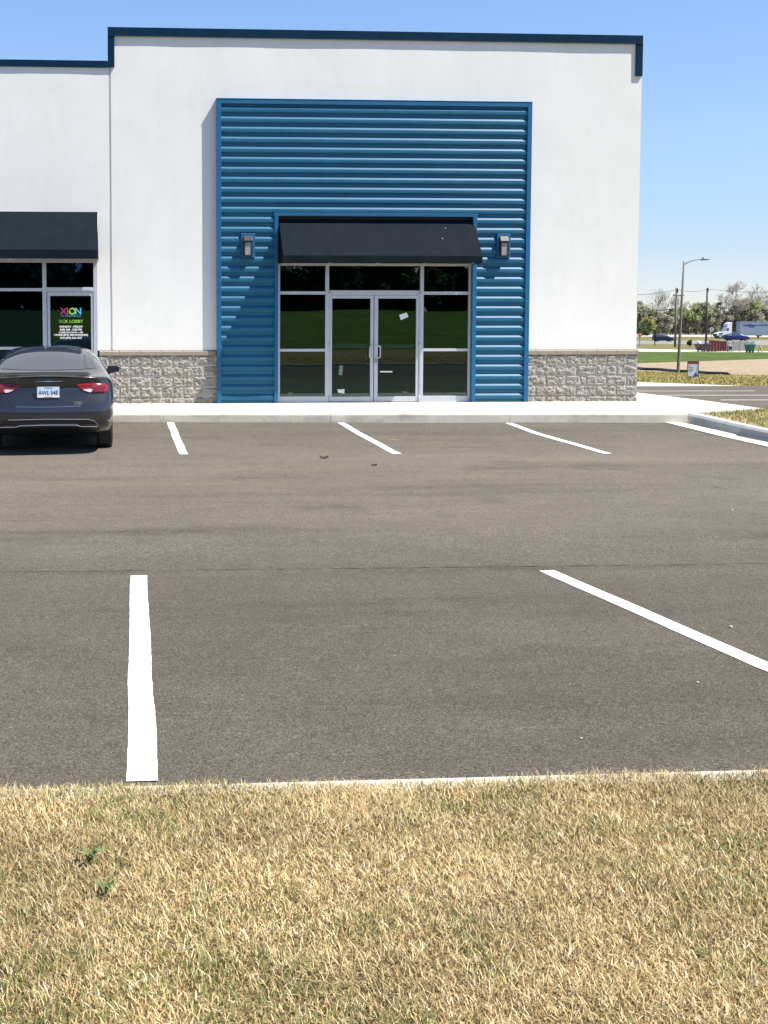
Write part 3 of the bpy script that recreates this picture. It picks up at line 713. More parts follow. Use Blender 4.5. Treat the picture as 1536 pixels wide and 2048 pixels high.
# papers on the door glass
def note(pts, label, name='paper_note', mt='paper'):
    c = [ony(u, v, .04) for u, v in pts]; o = sum(c, Vector())/len(c); mb = MB()
    loc = [(p-o) for p in c]; mb.add([(q.x, -.0006, q.z) for q in loc]+[(q.x, .0018, q.z) for q in loc], [tuple(range(len(pts))), tuple(range(len(pts)*2-1, len(pts)-1, -1))]+[(i, (i+1) % len(pts), (i+1) % len(pts)+len(pts), i+len(pts)) for i in range(len(pts))])
    ob = mb.build(name, M[mt]); ob.location = o; props(ob, label, 'paper')
note([(798.4, 629.7), (813.5, 625), (816.8, 633.8), (801.6, 640.3)], 'tilted white card stuck high on the right glass door')
note([(674.5, 778.3), (683, 778.9), (689, 778), (688.5, 787), (681, 785.8), (676.6, 785.5)], 'torn white paper stuck low on the left glass door')
note([(760.2, 742), (784.8, 742), (784.8, 744.8), (760.2, 744.8)], 'narrow white paper strip low on the right glass door', 'paper_strip')

# ------------------------------------------------------------------ cars
def car_table(kind):
    # s, [z of 10 points], [x of 10 points]
    x_low = [0, .74, .86, .90, .92, .905]
    T = []
    def st(s, zb, k, zsh, belt, mid, roof, ztop, off=None):
        xs = [0, .74*k, .86*k, .90*k, .925*k, .91*k, belt[0]*k, mid[0]*k, roof[0]*k, 0]
        zs = [zb, zb, zb+.05, .47, .68, zsh, belt[1], mid[1], roof[1], ztop]
        T.append((s, xs, zs, off or [0]*10))
    if kind == 'sedan':
        off = [.14, .12, .05, .0, .0, .10, .11, .07, .03, .03]
        st(.02, .36, .45, .86, (.78, 1.0), (.74, 1.07), (.68, 1.10), 1.108, [o-.03 for o in off])
        st(.04, .36, .84, .87, (.80, 1.0), (.76, 1.065), (.70, 1.09), 1.10, off)
        st(.16, .33, .95, .88, (.86, 1.0), (.82, 1.065), (.74, 1.095), 1.11, [o*.5 for o in off])
        st(.40, .27, .99, .89, (.90, 1.01), (.84, 1.08), (.73, 1.115), 1.135)
        st(.66, .22, 1., .90, (.90, 1.02), (.82, 1.11), (.69, 1.165), 1.185)
        st(1.0, .20, 1.01, .92, (.89, 1.02), (.78, 1.19), (.63, 1.295), 1.325)
        st(1.5, .19, 1.0, .92, (.88, 1.01), (.74, 1.28), (.585, 1.415), 1.445)
        st(2.1, .18, 1., .92, (.88, 1.0), (.735, 1.32), (.575, 1.465), 1.495)
        st(2.75, .18, 1., .91, (.88, .99), (.74, 1.30), (.58, 1.445), 1.475)
        st(3.3, .18, 1., .90, (.88, .98), (.78, 1.16), (.64, 1.29), 1.33)
        st(3.8, .19, 1., .87, (.87, .95), (.82, .99), (.72, 1.04), 1.08)
        st(4.3, .21, .97, .80, (.85, .86), (.80, .89), (.64, .93), .95)
        st(4.65, .23, .88, .72, (.84, .77), (.76, .80), (.6, .82), .84)
        st(4.84, .28, .62, .64, (.80, .66), (.72, .68), (.6, .70), .70)
        st(4.88, .32, .35, .60, (.80, .62), (.72, .63), (.6, .64), .64)
    else:
        off = [.12, .10, .04, .0, .0, .05, .07, .14, .22, .24]
        st(.02, .36, .45, .95, (.80, 1.1), (.74, 1.4), (.62, 1.66), 1.68, off)
        st(.04, .36, .86, .95, (.84, 1.1), (.78, 1.4), (.66, 1.64), 1.67, off)
        st(.25, .30, .97, .96, (.86, 1.1), (.78, 1.42), (.66, 1.66), 1.69, [o*.6 for o in off])
        st(.8, .22, 1., .97, (.88, 1.08), (.78, 1.46), (.64, 1.69), 1.72)
        st(1.6, .2, 1., .97, (.88, 1.07), (.77, 1.48), (.63, 1.71), 1.74)
        st(2.6, .2, 1., .96, (.88, 1.06), (.77, 1.45), (.62, 1.68), 1.71)
        st(3.2, .2, 1., .95, (.88, 1.04), (.80, 1.30), (.66, 1.48), 1.52)
        st(3.75, .2, 1., .93, (.87, 1.03), (.83, 1.08), (.72, 1.13), 1.17)
        st(4.3, .22, .97, .88, (.86, .96), (.80, 1.0), (.66, 1.04), 1.06)
        st(4.68, .25, .85, .78, (.84, .82), (.76, .86), (.6, .88), .9)
        st(4.80, .32, .4, .66, (.8, .68), (.7, .7), (.6, .7), .72)
    return T
def car_body(kind, paint, parent, axles):
    T = car_table(kind); n = 10; vs = []; fs = []
    ring = 2*n-2
    for (s, xs, zs, off) in T:
        pr = [(xs[i], s+off[i], zs[i]) for i in range(n)]
        pr += [(-xs[i], s+off[i], zs[i]) for i in range(n-2, 0, -1)]
        vs += pr
    for j in range(len(T)-1):
        for k in range(ring): fs.append((j*ring+k, (j+1)*ring+k, (j+1)*ring+(k+1) % ring, j*ring+(k+1) % ring))
    for j, rev in ((0, 0), (len(T)-1, 1)):
        b_ = j*ring; mir = lambda i: b_+(ring-i) % ring
        for i in range(n-1):
            if i == 0: f_ = (b_, b_+1, mir(1))
            elif i == n-2: f_ = (b_+i, b_+n-1, mir(i))
            else: f_ = (b_+i, b_+i+1, mir(i+1), mir(i))
            fs.append(f_ if not rev else f_[::-1])
    mb = MB(); mb.add(vs, fs); o = mb.build('body', paint, parent, smooth=True)
    sub = o.modifiers.new('s', 'SUBSURF'); sub.levels = sub.render_levels = 2
    cut = MB()
    for ax in axles:
        for sx in (-1, 1):
            cut.tube([(sx*.62, ax, .335), (sx*1.2, ax, .335)], .365, 28)
    co = cut.build('cut', None); bo = o.modifiers.new('b', 'BOOLEAN'); bo.object = co; bo.operation = 'DIFFERENCE'; bo.solver = 'EXACT'
    bpy.context.view_layer.update()
    dg = bpy.context.evaluated_depsgraph_get(); me = bpy.data.meshes.new_from_object(o.evaluated_get(dg))
    o.modifiers.clear(); old = o.data; o.data = me; me.name = 'body'; bpy.data.meshes.remove(old); bpy.data.objects.remove(co)
    me.shade_smooth()
    if not me.materials: me.materials.append(paint)
    bm = bmesh.new(); bm.from_mesh(me); bvh = BVHTree.FromBMesh(bm); bm.free()
    return o, bvh
def decal(bvh, poly, axis, name, mt, parent, off=.004, step=.05, sgn=1, thick=.0):
    """patch of trim following the body: poly in (x,z) seen from behind (axis 'y') or (y,z) seen from the side (axis 'x')"""
    bm = bmesh.new(); bv = [bm.verts.new((p[0], 0, p[1])) for p in poly]; bm.faces.new(bv)
    xs = [p[0] for p in poly]; zs = [p[1] for p in poly]
    for lo, hi, no in ((min(xs), max(xs), (1, 0, 0)), (min(zs), max(zs), (0, 0, 1))):
        c = lo+step
        while c < hi:
            co = (c, 0, 0) if no[0] else (0, 0, c)
            bmesh.ops.bisect_plane(bm, geom=bm.verts[:]+bm.edges[:]+bm.faces[:], plane_co=co, plane_no=no); c += step
    for v in bm.verts:
        a, b = v.co.x, v.co.z
        if axis == 'y': org, dr = Vector((a, -3, b)), Vector((0, 1, 0))
        elif axis == 'f': org, dr = Vector((a, 8, b)), Vector((0, -1, 0))
        else: org, dr = Vector((3*sgn, a, b)), Vector((-sgn, 0, 0))
        h = bvh.ray_cast(org, dr)
        if h[0] is None: v.co = Vector((a, .3, b)) if axis == 'y' else Vector((.8*sgn, a, b))
        else: nn = h[1] if h[1].dot(dr) < 0 else -h[1]; v.co = h[0]+nn*off
    if thick:
        r = bmesh.ops.extrude_face_region(bm, geom=bm.faces[:])
        for e in r['geom']:
            if isinstance(e, bmesh.types.BMVert): e.co -= Vector((0, thick, 0)) if axis == 'y' else Vector((-thick*sgn, 0, 0))
    bmesh.ops.recalc_face_normals(bm, faces=bm.faces)
    me = bpy.data.meshes.new(name); bm.to_mesh(me); bm.free(); return link(name, me, mt, parent, True)
def wheels(parent, axles, r=.335, wd=.215, xo=.79):
    for ax in axles:
        for sx in (-1, 1):
            mb = MB(); xi, xe = sx*(xo-wd/2), sx*(xo+wd/2); 
            mb.tube([(xi, ax, r), (xi+sx*.02, ax, r), (xe-sx*.03, ax, r), (xe, ax, r), (xe, ax, r)], [r*.9, r, r, r*.93, r*.66], 32, mi=0)
            w_ = mb.build('wheel', M['black'], parent, smooth=False)
            rm = MB(); rm.tube([(xe-sx*.05, ax, r), (xe-sx*.018, ax, r)], [r*.66, r*.62], 20)
            for k in range(5):
                q = k*2*math.pi/5; rm.tube([(xe-sx*.03, ax, r), (xe-sx*.02, ax+math.cos(q)*r*.6, r+math.sin(q)*r*.6)], [.035, .022], 6)
            rm.build('rim', M['rimgrey'], w_)
def paintm(name, c, metal=.55, rough=.28):
    a = mat(name, c, rough, metal, .5, 1); return a
M['gunmetal'] = paintm('gunmetal_paint', (.046, .046, .050), .7, .27)
a = M['gunmetal']; bump(a, nz(a, 900, 1), .03, .001)
M['navypaint'] = mat('navy_car_paint', (.008, .013, .03), .35, 0, .3); M['bluepaint'] = mat('blue_car_paint', (.008, .022, .11), .35, 0, .3)
M['rimgrey'] = mat('rim_grey', (.16, .165, .17), .4, .6)
M['chrome'] = mat('chrome', (.75, .75, .77), .12, 1); M['redlens'] = mat('red_lens', (.27, .006, .014), .12, 0, .5, 1)
M['reddark'] = mat('dark_red_lens', (.16, .004, .008), .15, 0, .5, 1)
M['clearlens'] = mat('clear_lens', (.55, .50, .52), .15, 0, .5, 1)
M['carglass'] = mat('car_glass', (.02, .03, .045), .03, 0, 1.0)
M['carglass'].node_tree.nodes['Principled BSDF'].inputs['IOR'].default_value = 1.65
M['seamblack'] = mat('panel_gap', (.012, .012, .014), .6)
M['satin'] = mat('satin_black', (.012, .013, .015), .45)

RD = 17.05
pc = atd(96.5, 784, RD); gz = -.245
C1 = thing('parked_car', 'dark grey sedan parked nose in to the kerb, seen from behind', 'car', (pc.x, pc.y, gz), .07)
AX = (1.06, 3.80)
body, bvh = car_body('sedan', M['gunmetal'], C1, AX)
wheels(C1, AX)
SC = 845.
def q(X, Y, s=.0):       # zoomed crop pixel of the rear view -> (x, z) on the car
    d = RD+s; return (atd(X/5.908, 640+Y/5.908, d).x-pc.x, atd(X/5.908, 640+Y/5.908, d).z-gz)
def qm(pts, s=0): return [q(X, Y, s) for X, Y in pts]
def mirror(pts): return [(-x, z) for x, z in pts][::-1]
# rear glass: s ~ .6 - 1.4
rg = qm([(75, 592), (250, 602), (570, 606), (890, 602), (1085, 592)], .62)+qm([(1072, 420), (1052, 342), (900, 330), (570, 326), (240, 330), (100, 342), (80, 420)], 1.35)
rg = [(-.665, 1.18), (-.4, 1.165), (0, 1.162), (.4, 1.165), (.665, 1.18), (.63, 1.32), (.585, 1.405), (.4, 1.43), (0, 1.437), (-.4, 1.43), (-.585, 1.405), (-.63, 1.32)]
decal(bvh, rg, 'y', 'rear_window', M['carglass'], C1, .004, .06)
tl = qm([(900, 768), (1000, 757), (1125, 752), (1245, 762), (1278, 790), (1270, 850), (1235, 872), (1060, 866), (965, 838)], .05)
for side in (0, 1):
    P = tl if not side else mirror(tl)
    o = decal(bvh, P, 'y', 'taillight', M['redlens'], C1, .008, .035, thick=.004)
    inn = qm([(960, 775), (1100, 770), (1110, 800), (1230, 785), (1250, 800), (1240, 835), (1130, 845), (1080, 842), (1090, 812), (1000, 815)], .05)
    inn = inn if not side else mirror(inn)
    decal(bvh, inn, 'y', 'inner_lamp', M['reddark'], o, .0135, .03)
    cl = qm([(975, 830), (1060, 822), (1095, 830), (1075, 862), (1040, 858)], .05); cl = cl if not side else mirror(cl)
    decal(bvh, cl, 'y', 'reversing_lamp', M['clearlens'], o, .0145, .03)
def strip(pts, wd, closed=False):
    up = []; lo = []
    for i, p in enumerate(pts):
        a = Vector(pts[max(0, i-1)]); b = Vector(pts[min(len(pts)-1, i+1)]); t = (b-a).normalized(); nn = Vector((-t.y, t.x))*wd/2
        up.append((p[0]+nn.x, p[1]+nn.y)); lo.append((p[0]-nn.x, p[1]-nn.y))
    return up+lo[::-1]
decal(bvh, qm([(270, 772), (880, 772), (960, 800), (930, 842), (830, 880), (560, 890), (310, 880), (220, 842), (190, 800)], .0), 'y', 'plate_recess', M['gunmetal'], C1, .002, .06) 
def seam(pts, s=.05): return strip(qm(pts, s), .008)
for sd in (0, 1):
    P = qm([(1150, 690), (1120, 765), (1075, 860), (1030, 940), (1000, 985), (950, 1012)], .05)
    P = P if not sd else [(-x, z) for x, z in P]
    decal(bvh, strip(P, .007), 'y', 'boot_seam', M['seamblack'], C1, .0105, .04)
decal(bvh, strip(qm([(190, 1016), (570, 1022), (950, 1016)]), .010), 'y', 'boot_seam', M['seamblack'], C1, .003, .06)
decal(bvh, strip(qm([(190, 1026), (570, 1032), (950, 1026)]), .006), 'y', 'boot_edge', M['chrome'], C1, .003, .06)
ins = qm([(30, 1200), (90, 1182), (570, 1176), (1050, 1182), (1120, 1205), (1165, 1262), (1185, 1330), (1120, 1352), (570, 1372), (20, 1352), (-45, 1330), (-25, 1262)])
decal(bvh, ins, 'y', 'bumper_insert', M['satin'], C1, .003, .05)
ch = qm([(-20, 1268), (180, 1266), (240, 1246), (570, 1242), (900, 1246), (960, 1268), (1150, 1270)])
decal(bvh, strip(ch, .017), 'y', 'bumper_chrome', M['chrome'], C1, .008, .05, thick=.006)
decal(bvh, strip(qm([(100, 1180), (570, 1172), (1040, 1180), (1115, 1205), (1160, 1262)]), .008), 'y', 'bumper_edge', M['alu'], C1, .005, .05)
for sd in (0, 1):
    P = qm([(970, 1238), (1120, 1238), (1130, 1250), (985, 1254)]); P = P if not sd else mirror(P)
    decal(bvh, P, 'y', 'reflector', M['reddark'], C1, .008, .05)
wg = qm([(400, 722), (500, 720), (550, 716), (590, 716), (640, 720), (742, 718), (735, 730), (640, 738), (575, 748), (510, 738), (410, 728)], .05)
decal(bvh, wg, 'y', 'badge', M['chrome'], C1, .006, .03, thick=.006)
# number plate
pz1, pz0 = q(570, 788)[1], q(570, 922)[1]; py = min(bvh.ray_cast(Vector((0, -3, z_)), Vector((0, 1, 0)))[0].y for z_ in (pz0, (pz0+pz1)/2, pz1))-.022
a = mat('plate_face', (.75, .77, .8), .5)
base(a, mul(a, ramp(a, nz(a, 6, 3), [(.35, (.42, .58, .75)), (.65, (.60, .72, .82))]), g(1.))); M['plate'] = a
mb = MB(); mb.box(-.156, .156, py, py+.03, pz0-.002, pz1+.002); pl = mb.build('number_plate', M['chrome'], C1, bevel=.003)
mb = MB(); mb.box(-.148, .148, py-.003, py-.0005, (pz0+pz1)/2-.028, pz1-.006); mb.build('plate_face', M['plate'], pl)
mb = MB(); mb.box(-.148, .148, py-.003, py-.0005, pz0+.006, (pz0+pz1)/2-.0285); mb.build('plate_face', white, pl)
navy = cm('plate_ink', (.02, .03, .07))
txt('AWL 54E', .085, (0, py-.004, (pz0+pz1)/2-.012), navy, pl, sx=.78, bold=.001)
txt('Arkansas', .030, (0, py-.004, pz1-.018), cm('plate_blue', (.03, .10, .45)), pl)
txt('THE NATURAL STATE', .012, (0, py-.004, pz0+.013), navy, pl)
h = bvh.ray_cast(Vector((.42, -3, q(915, 990)[1])), Vector((0, 1, 0)))[0]
txt('200', .06, (q(915, 990)[0], h.y-.006, q(915, 990)[1]), M['chrome'], C1, name='model_badge', sx=1.3, ext=.003)
# side windows, door seams, handles, mirrors
def side_glass(sgn, kind, bv, par):
    if kind == 'sedan':
        decal(bv, [(1.12, 1.05), (1.9, 1.04), (1.9, 1.40), (1.55, 1.385), (1.28, 1.28)], 'x', 'side_window', M['carglass'], par, .004, .07, sgn)
        decal(bv, [(1.97, 1.04), (3.2, 1.02), (2.98, 1.20), (2.7, 1.35), (2.3, 1.395), (1.97, 1.40)], 'x', 'side_window', M['carglass'], par, .004, .07, sgn)
        for y in (1.93, 2.95): decal(bv, strip([(y, .32), (y, 1.0)], .006), 'x', 'door_seam', M['seamblack'], par, .002, .08, sgn)
        decal(bv, strip([(.95, 1.02), (2.0, 1.012), (3.3, .99)], .014), 'x', 'window_trim', M['chrome'], par, .006, .08, sgn)
        for y in (1.75, 2.75): decal(bv, strip([(y-.09, .9), (y+.09, .9)], .022), 'x', 'door_handle', M['chrome'], par, .02, .05, sgn, thick=.01)
    else:
        decal(bv, [(.5, 1.12), (1.5, 1.11), (1.5, 1.52), (.62, 1.48)], 'x', 'side_window', M['carglass'], par, .004, .1, sgn)
        decal(bv, [(1.58, 1.11), (3.3, 1.08), (3.0, 1.32), (2.6, 1.50), (1.58, 1.53)], 'x', 'side_window', M['carglass'], par, .004, .1, sgn)
for sgn in (-1, 1):
    side_glass(sgn, 'sedan', bvh, C1)
    mb = MB(); pts = []
    mb.add([(sgn*(x-.04), y, z) for x, y, z in ((.93, 3.02, .99), (1.13, 3.02, 1.03), (1.14, 3.02, 1.10), (1.08, 3.02, 1.13), (.95, 3.02, 1.125), (.92, 3.02, 1.06),
        (.93, 3.16, 1.0), (1.09, 3.2, 1.04), (1.10, 3.2, 1.09), (1.05, 3.2, 1.115), (.95, 3.2, 1.11), (.92, 3.18, 1.05))],
        [(0, 1, 2, 3, 4, 5), (11, 10, 9, 8, 7, 6)]+[(i, i+6, (i+1) % 6+6, (i+1) % 6) for i in range(6)])
    mb.box(*sorted((sgn*.80, sgn*.95)), 3.06, 3.14, .985, 1.02)
    mm = mb.build('wing_mirror', M['gunmetal'], C1, bevel=.012)
    mb = MB(); mb.add([(sgn*(x-.04), 3.017, z) for x, z in ((.945, 1.0), (1.12, 1.035), (1.127, 1.095), (1.075, 1.12), (.955, 1.115))], [(0, 1, 2, 3, 4)]); mb.build('mirror_glass', M['satin'], mm)
decal(bvh, [(-.62, 1.06+.0), (.62, 1.06), (.5, 1.36), (-.5, 1.36)], 'f', 'windscreen', M['carglass'], C1, .004, .08)
# exhaust box / underbody
mb = MB(); mb.box(-.6, .6, .9, 4.3, .22, .34); mb.build('underbody', M['seamblack'], C1)

# far vehicles
def far_car(name, label, kind, paint, u0, u1, vb, front_right, cat='car', scale=None):
    P0 = gnd((u0+u1)/2, vb); D = dep(P0.x, P0.y); ln = 4.85; want = (u1-u0)/F*D; k = want/ln
    ang = (-math.pi/2 if front_right else math.pi/2)-YAW*.6
    L0 = gnd(u0 if front_right else u1, vb); L0.z = P0.z
    t = thing(name, label, cat, L0, ang); t.scale = (k,)*3
    ax = (.95, 3.75) if kind != 'sedan' else (1.06, 3.8)
    b, bv = car_body(kind, paint, t, ax); wheels(t, ax)
    for s in (-1, 1): side_glass(s, kind, bv, t)
    if kind == 'sedan':
        decal(bv, [(-.62, 1.06), (.62, 1.06), (.5, 1.36), (-.5, 1.36)], 'f', 'windscreen', M['carglass'], t, .004, .08); decal(bv, rg, 'y', 'rear_window', M['carglass'], t, .004, .08)
    else: decal(bv, [(-.62, 1.2), (.62, 1.2), (.5, 1.5), (-.5, 1.5)], 'f', 'windscreen', M['carglass'], t, .004, .08)
    for s in (-1, 1): decal(bv, [(4.45, .68), (4.72, .66), (4.66, .76), (4.35, .8)], 'x', 'headlight', M['clearlens'], t, .006, .06, s)
    return t
far_car('suv', 'dark blue sport utility vehicle driving on the far road', 'suv', M['navypaint'], 1305, 1348, 683.2, True)
far_car('car', 'blue sedan on the far road in front of the white truck cab', 'sedan', M['bluepaint'], 1446.5, 1498, 681.6, True)

# semi truck
P0 = gnd(1434, 677.2); D = dep(P0.x, P0.y); S = D/F    # metres per pixel
TK = thing('semi_truck', 'white semi truck cab pulling a long pale trailer on the highway', 'truck', P0, -YAW)
M['tw'] = mat('white_truck_paint', (.75, .77, .8), .35, 0, .5, .5); a = mat('trailer_skin', (.42, .49, .58), .6, 0, .3); base(a, ramp(a, nz(a, .6, 3), [(.3, (.21, .27, .36)), (.7, (.26, .32, .41))])); M['trail'] = a
def tm(u): return (u-1434)*S
H = lambda v: (677.5-v)*S+.0
mb = MB(); mb.prism([(tm(1434), .6), (tm(1433.5), 1.2), (tm(1437), H(666)), (tm(1449), H(663)), (tm(1452), H(656)), (tm(1455.5), H(653)), (tm(1463.5), H(653)), (tm(1463.5), .9), (tm(1452), .8), (tm(1446), .6)], 1, 0, 2.4)
cab = mb.build('cab', M['tw'], TK, bevel=.06)
mb = MB(); mb.prism([(tm(1453), H(652.8)), (tm(1455), H(648)), (tm(1459), H(645.5)), (tm(1463.5), H(644.5)), (tm(1463.5), H(652.8))], 1, .05, 2.35); mb.build('roof_fairing', M['tw'], TK, bevel=.05)
mb = MB(); mb.prism([(tm(1451.2), H(661.5)), (tm(1452.8), H(656.8)), (tm(1457.5), H(656.8)), (tm(1457.5), H(661.5))], 1, -.02, .0); mb.prism([(tm(1449.6), H(663.2)), (tm(1452.1), H(656.6)), (tm(1452.4), H(656.8)), (tm(1449.9), H(663.4))], 1, .2, 2.2); mb.build('window', M['carglass'], TK)
mb = MB(); mb.box(tm(1433), tm(1435), .1, 2.3, .45, 1.1); mb.box(tm(1438), tm(1446), -.03, .0, H(668), H(666.3)); mb.build('bumper', M['satin'], TK)
mb = MB(); mb.tube([(tm(1464.6), .3, 1), (tm(1464.6), .3, H(647))], .1, 8); mb.build('exhaust_stack', M['satin'], TK)
mb = MB(); mb.box(tm(1480), tm(1480)+16.1, 0, 2.5, H(671.3), H(643.6)); mb.box(tm(1480)-.03, tm(1480)+16.13, -.02, 2.52, H(644.4), H(643.4)); tr = mb.build('trailer', M['trail'], TK)
mb = MB(); dk = cm('trailer_blue', (.03, .06, .22))
mb.add([(tm(u), -.03, H(v)) for u, v in ((1485, 649.6), (1500, 649), (1509, 650), (1536, 649.2), (1560, 649.2), (1560, 651), (1510, 651.4), (1507, 654.5), (1501, 655), (1495, 652.6), (1485, 651.2))], [tuple(range(11))])
mb.add([(tm(u), -.03, H(v)) for u, v in ((1493, 648.2), (1505, 648.2), (1503, 648.8), (1495, 648.8))], [(0, 1, 2, 3)])
mb.build('trailer_marking', dk, tr)
mb = MB(); mb.box(tm(1446), tm(1478)+2, .5, 2, .85, 1.1); mb.box(tm(1516), tm(1519), .3, .5, .1, H(671.3)); mb.box(tm(1513), tm(1524), .25, .55, H(673), H(671.3)); mb.box(tm(1580), tm(1620), .4, 2.1, .7, H(671.5)); mb.build('chassis', M['satin'], TK)
for u in (1440.5, 1466, 1476, 1592, 1606):
    for yy in ((0, .3), (2.1, 2.4)):
        mb = MB(); mb.tube([(tm(u), yy[0], .52), (tm(u), yy[1], .52)], .52, 18); wv = mb.build('wheel', M['black'], TK)
        mb = MB(); mb.tube([(tm(u), yy[0]-.02, .52), (tm(u), yy[0]+.01, .52)], .28, 12); mb.build('rim', M['alu'], wv)

# ------------------------------------------------------------------ poles, signs, skips
def at_ground(u, v): return gnd(u, v)
def scale_at(P): return dep(P.x, P.y)/F
# street light
P = gnd(1356, 746.5); s = scale_at(P)
t = thing('street_light', 'tall grey light pole with one curved arm standing behind the yard sign', 'street light', P, -YAW)
hgt = (746.5-524)*s; lean = .030*hgt
mb = MB(); mb.tube([(0, 0, -.1), (0, 0, .0), (lean*.5, 0, hgt*.5), (lean, 0, hgt)], [.105, .10, .078, .055], 12); mb.build('pole', M['pole'], t, smooth=True)
mb = MB(); mb.tube([(lean-.02, 0, hgt-.22), (lean+.25, 0, hgt-.05), (lean+.5, 0, hgt+.05), (lean+.85, 0, hgt+.12), (lean+1.1, 0, hgt+.13)], [.03, .03, .026, .022, .02], 8); mb.build('arm', M['pole'], t, smooth=True)
mb = MB(); x = lean+1.05; z = hgt+.13; mb.prism([(x, z-.04), (x+.05, z-.07), (x+.5, z-.04), (x+.52, z), (x+.1, z+.05), (x, z+.03)], 1, -.1, .1); hd = mb.build('lamp_head', M['pole'], t, bevel=.01)
mb = MB(); mb.tube([(x+.12, 0, z+.04), (x+.12, 0, z+.13)], .04, 8); mb.build('photocell', M['black'], hd)
# yard sign
P = gnd(1385.5, 755.5); s = scale_at(P)
t = thing('yard_sign', 'white framed yard sign with red header and blue figure on the far verge', 'sign', P, -.25)
wS, hS = 22*s, 33*s
mb = MB(); e = .028
for a in ((-wS/2, -wS/2+e, 0, hS), (wS/2-e, wS/2, 0, hS), (-wS/2+e, wS/2-e, hS-e, hS), (-wS/2+e, wS/2-e, .0, e)): mb.box(a[0], a[1], -.02, .02, a[2], a[3])
mb.build('frame', M['black'], t)
mb = MB(); mb.box(-wS/2+e, wS/2-e, -.006, .006, e, hS-e); mb.build('panel', cm('sign_white', (.72, .76, .84)), t)
mb = MB(); mb.box(-wS/2+e, wS/2-e, -.010, -.007, hS*.84, hS-e); mb.build('header', cm('sign_red', (.42, .06, .07)), t)
mb = MB(); mb.box(-wS/2+e, wS/2-e, -.010, -.007, e, hS*.09); x = wS*.24
mb.prism([(x-.12, hS*.10), (x-.10, hS*.18), (x-.05, hS*.22), (x-.045, hS*.29), (x, hS*.33), (x+.045, hS*.29), (x+.05, hS*.22), (x+.10, hS*.18), (x+.12, hS*.10)], 1, -.010, -.007)
mb.build('figure', cm('sign_blue', (.04, .08, .22)), t)
for k, (zz, ww) in enumerate(((.60, .26), (.50, .28), (.44, .24), (.38, .2))):
    mb = MB(); mb.box(-wS/2+.05, -wS/2+.05+ww, -.009, -.007, hS*zz, hS*zz+(.03 if k == 0 else .014)); mb.build('lettering', M['sign_blue'], t)
mb = MB(); mb.prism([(-wS*.36, hS*.70), (-wS*.24, hS*.70), (-wS*.30, hS*.79)], 1, -.009, -.007); mb.build('emblem', M['sign_red'], t)
# pipe / edging along bare ground
mb = MB()
pp = [gnd(1275+(1457-1275)*k/14., 739+(751.0-739)*k/14.+.6*math.sin(k*1.3)) for k in range(15)]
mb.tube([p+Vector((0, 0, .07)) for p in pp], .11, 8); o = mb.build('pipe', M['black'], smooth=True); props(o, 'long black pipe lying along the edge of the bare sandy ground', 'pipe')
# utility poles
def upole(u, vb, vt, label, arms, wd=.28, mt='wood', lean=0):
    P = gnd(u, vb); s = scale_at(P); h = (vb-vt)*s; t = thing('utility_pole', label, 'utility pole', P, -YAW)
    mb = MB(); mb.tube([(0, 0, -.2), (0, 0, h*.5), (lean, 0, h)], [wd/2*1.15, wd/2, wd/2*.8], 8); mb.build('pole', M[mt], t, smooth=True)
    for (v, w0, w1) in arms:
        mb = MB(); z = (vb-v)*s; mb.box(w0*s, w1*s, -.22, -.08, z-.09, z+.09); 
        for x in (w0*s+.15, w1*s-.15): mb.tube([(x, -.15, z+.09), (x, -.15, z+.32)], .05, 6)
        mb.build('crossarm', M[mt], t)
    mb = MB(); mb.tube([(.12, -.1, h-.8), (.12, -.1, h-.1)], .14, 8); mb.build('insulator', M['satin'], t)
    return P, s, h
PA, sA, hA = upole(1350, 694, 576, 'wooden utility pole with a crossarm, left of the light pole', [(591.5, -7, 15)], .33, 'pole')
PB, sB, hB = upole(1412, 683, 576, 'dark utility pole without crossarm, right of the light pole', [], .42, 'wood')
def wire(p, q_, sag, label, r=.03):
    mb = MB(); pts = []
    for k in range(13):
        t = k/12; a = p*(1-t)+q_*t; a = a-Vector((0, 0, sag*4*t*(1-t))); pts.append(a)
    mb.tube(pts, r, 4, cap=False); props(mb.build('power_line', M['satin']), label, 'wire', 'overhead wires')
tA = PA+Vector((0, 0, hA-.3)); tB = PB+Vector((0, 0, hB-.3))
wire(tA, tB, .35, 'overhead wire strung between the two utility poles')
wire(atd(1150, 586, 130), tA, .5, 'overhead wire from the white building corner to the left utility pole')
wire(tB, atd(1760, 574, 330), 1.2, 'overhead wire running right from the dark utility pole')
# traffic signal mast seen left of the utility pole
P = gnd(1180, 684); s = scale_at(P)
t = thing('signal_mast', 'thin dark mast arm with a small signal head reaching out behind the building corner', 'traffic light', P, -YAW)
zz = (684-624)*s; L1 = (1344-1180)*s
mb = MB(); mb.tube([(0, 0, 0), (0, 0, zz-.4)], .14, 8); mb.build('pole', M['satin'], t)
mb = MB(); mb.tube([(0, 0, zz-.7), (L1*.5, 0, zz), (L1-.2, 0, zz+.45)], [.12, .09, .06], 8); mb.build('arm', M['satin'], t)
mb = MB(); mb.box(L1-.75, L1, -.15, .15, zz+.25, zz+.62); mb.build('signal_head', M['black'], t)
# floodlight pole
P = gnd(1439.5, 676); s = scale_at(P); t = thing('floodlight_pole', 'slim pole with a dark floodlight in front of the bare trees', 'light pole', P, -YAW)
mb = MB(); mb.tube([(0, 0, 0), (0, 0, (676-606)*s)], .12, 6); mb.build('pole', M['pole'], t)
mb = MB(); z = (676-607)*s; mb.box(-.75, .1, -.2, .2, z-.35, z+.3); mb.build('lamp_head', M['black'], t)
mb = MB(); mb.box(.1, .8, -.1, .1, z+.05, z+.2); mb.build('bracket', M['satin'], t)
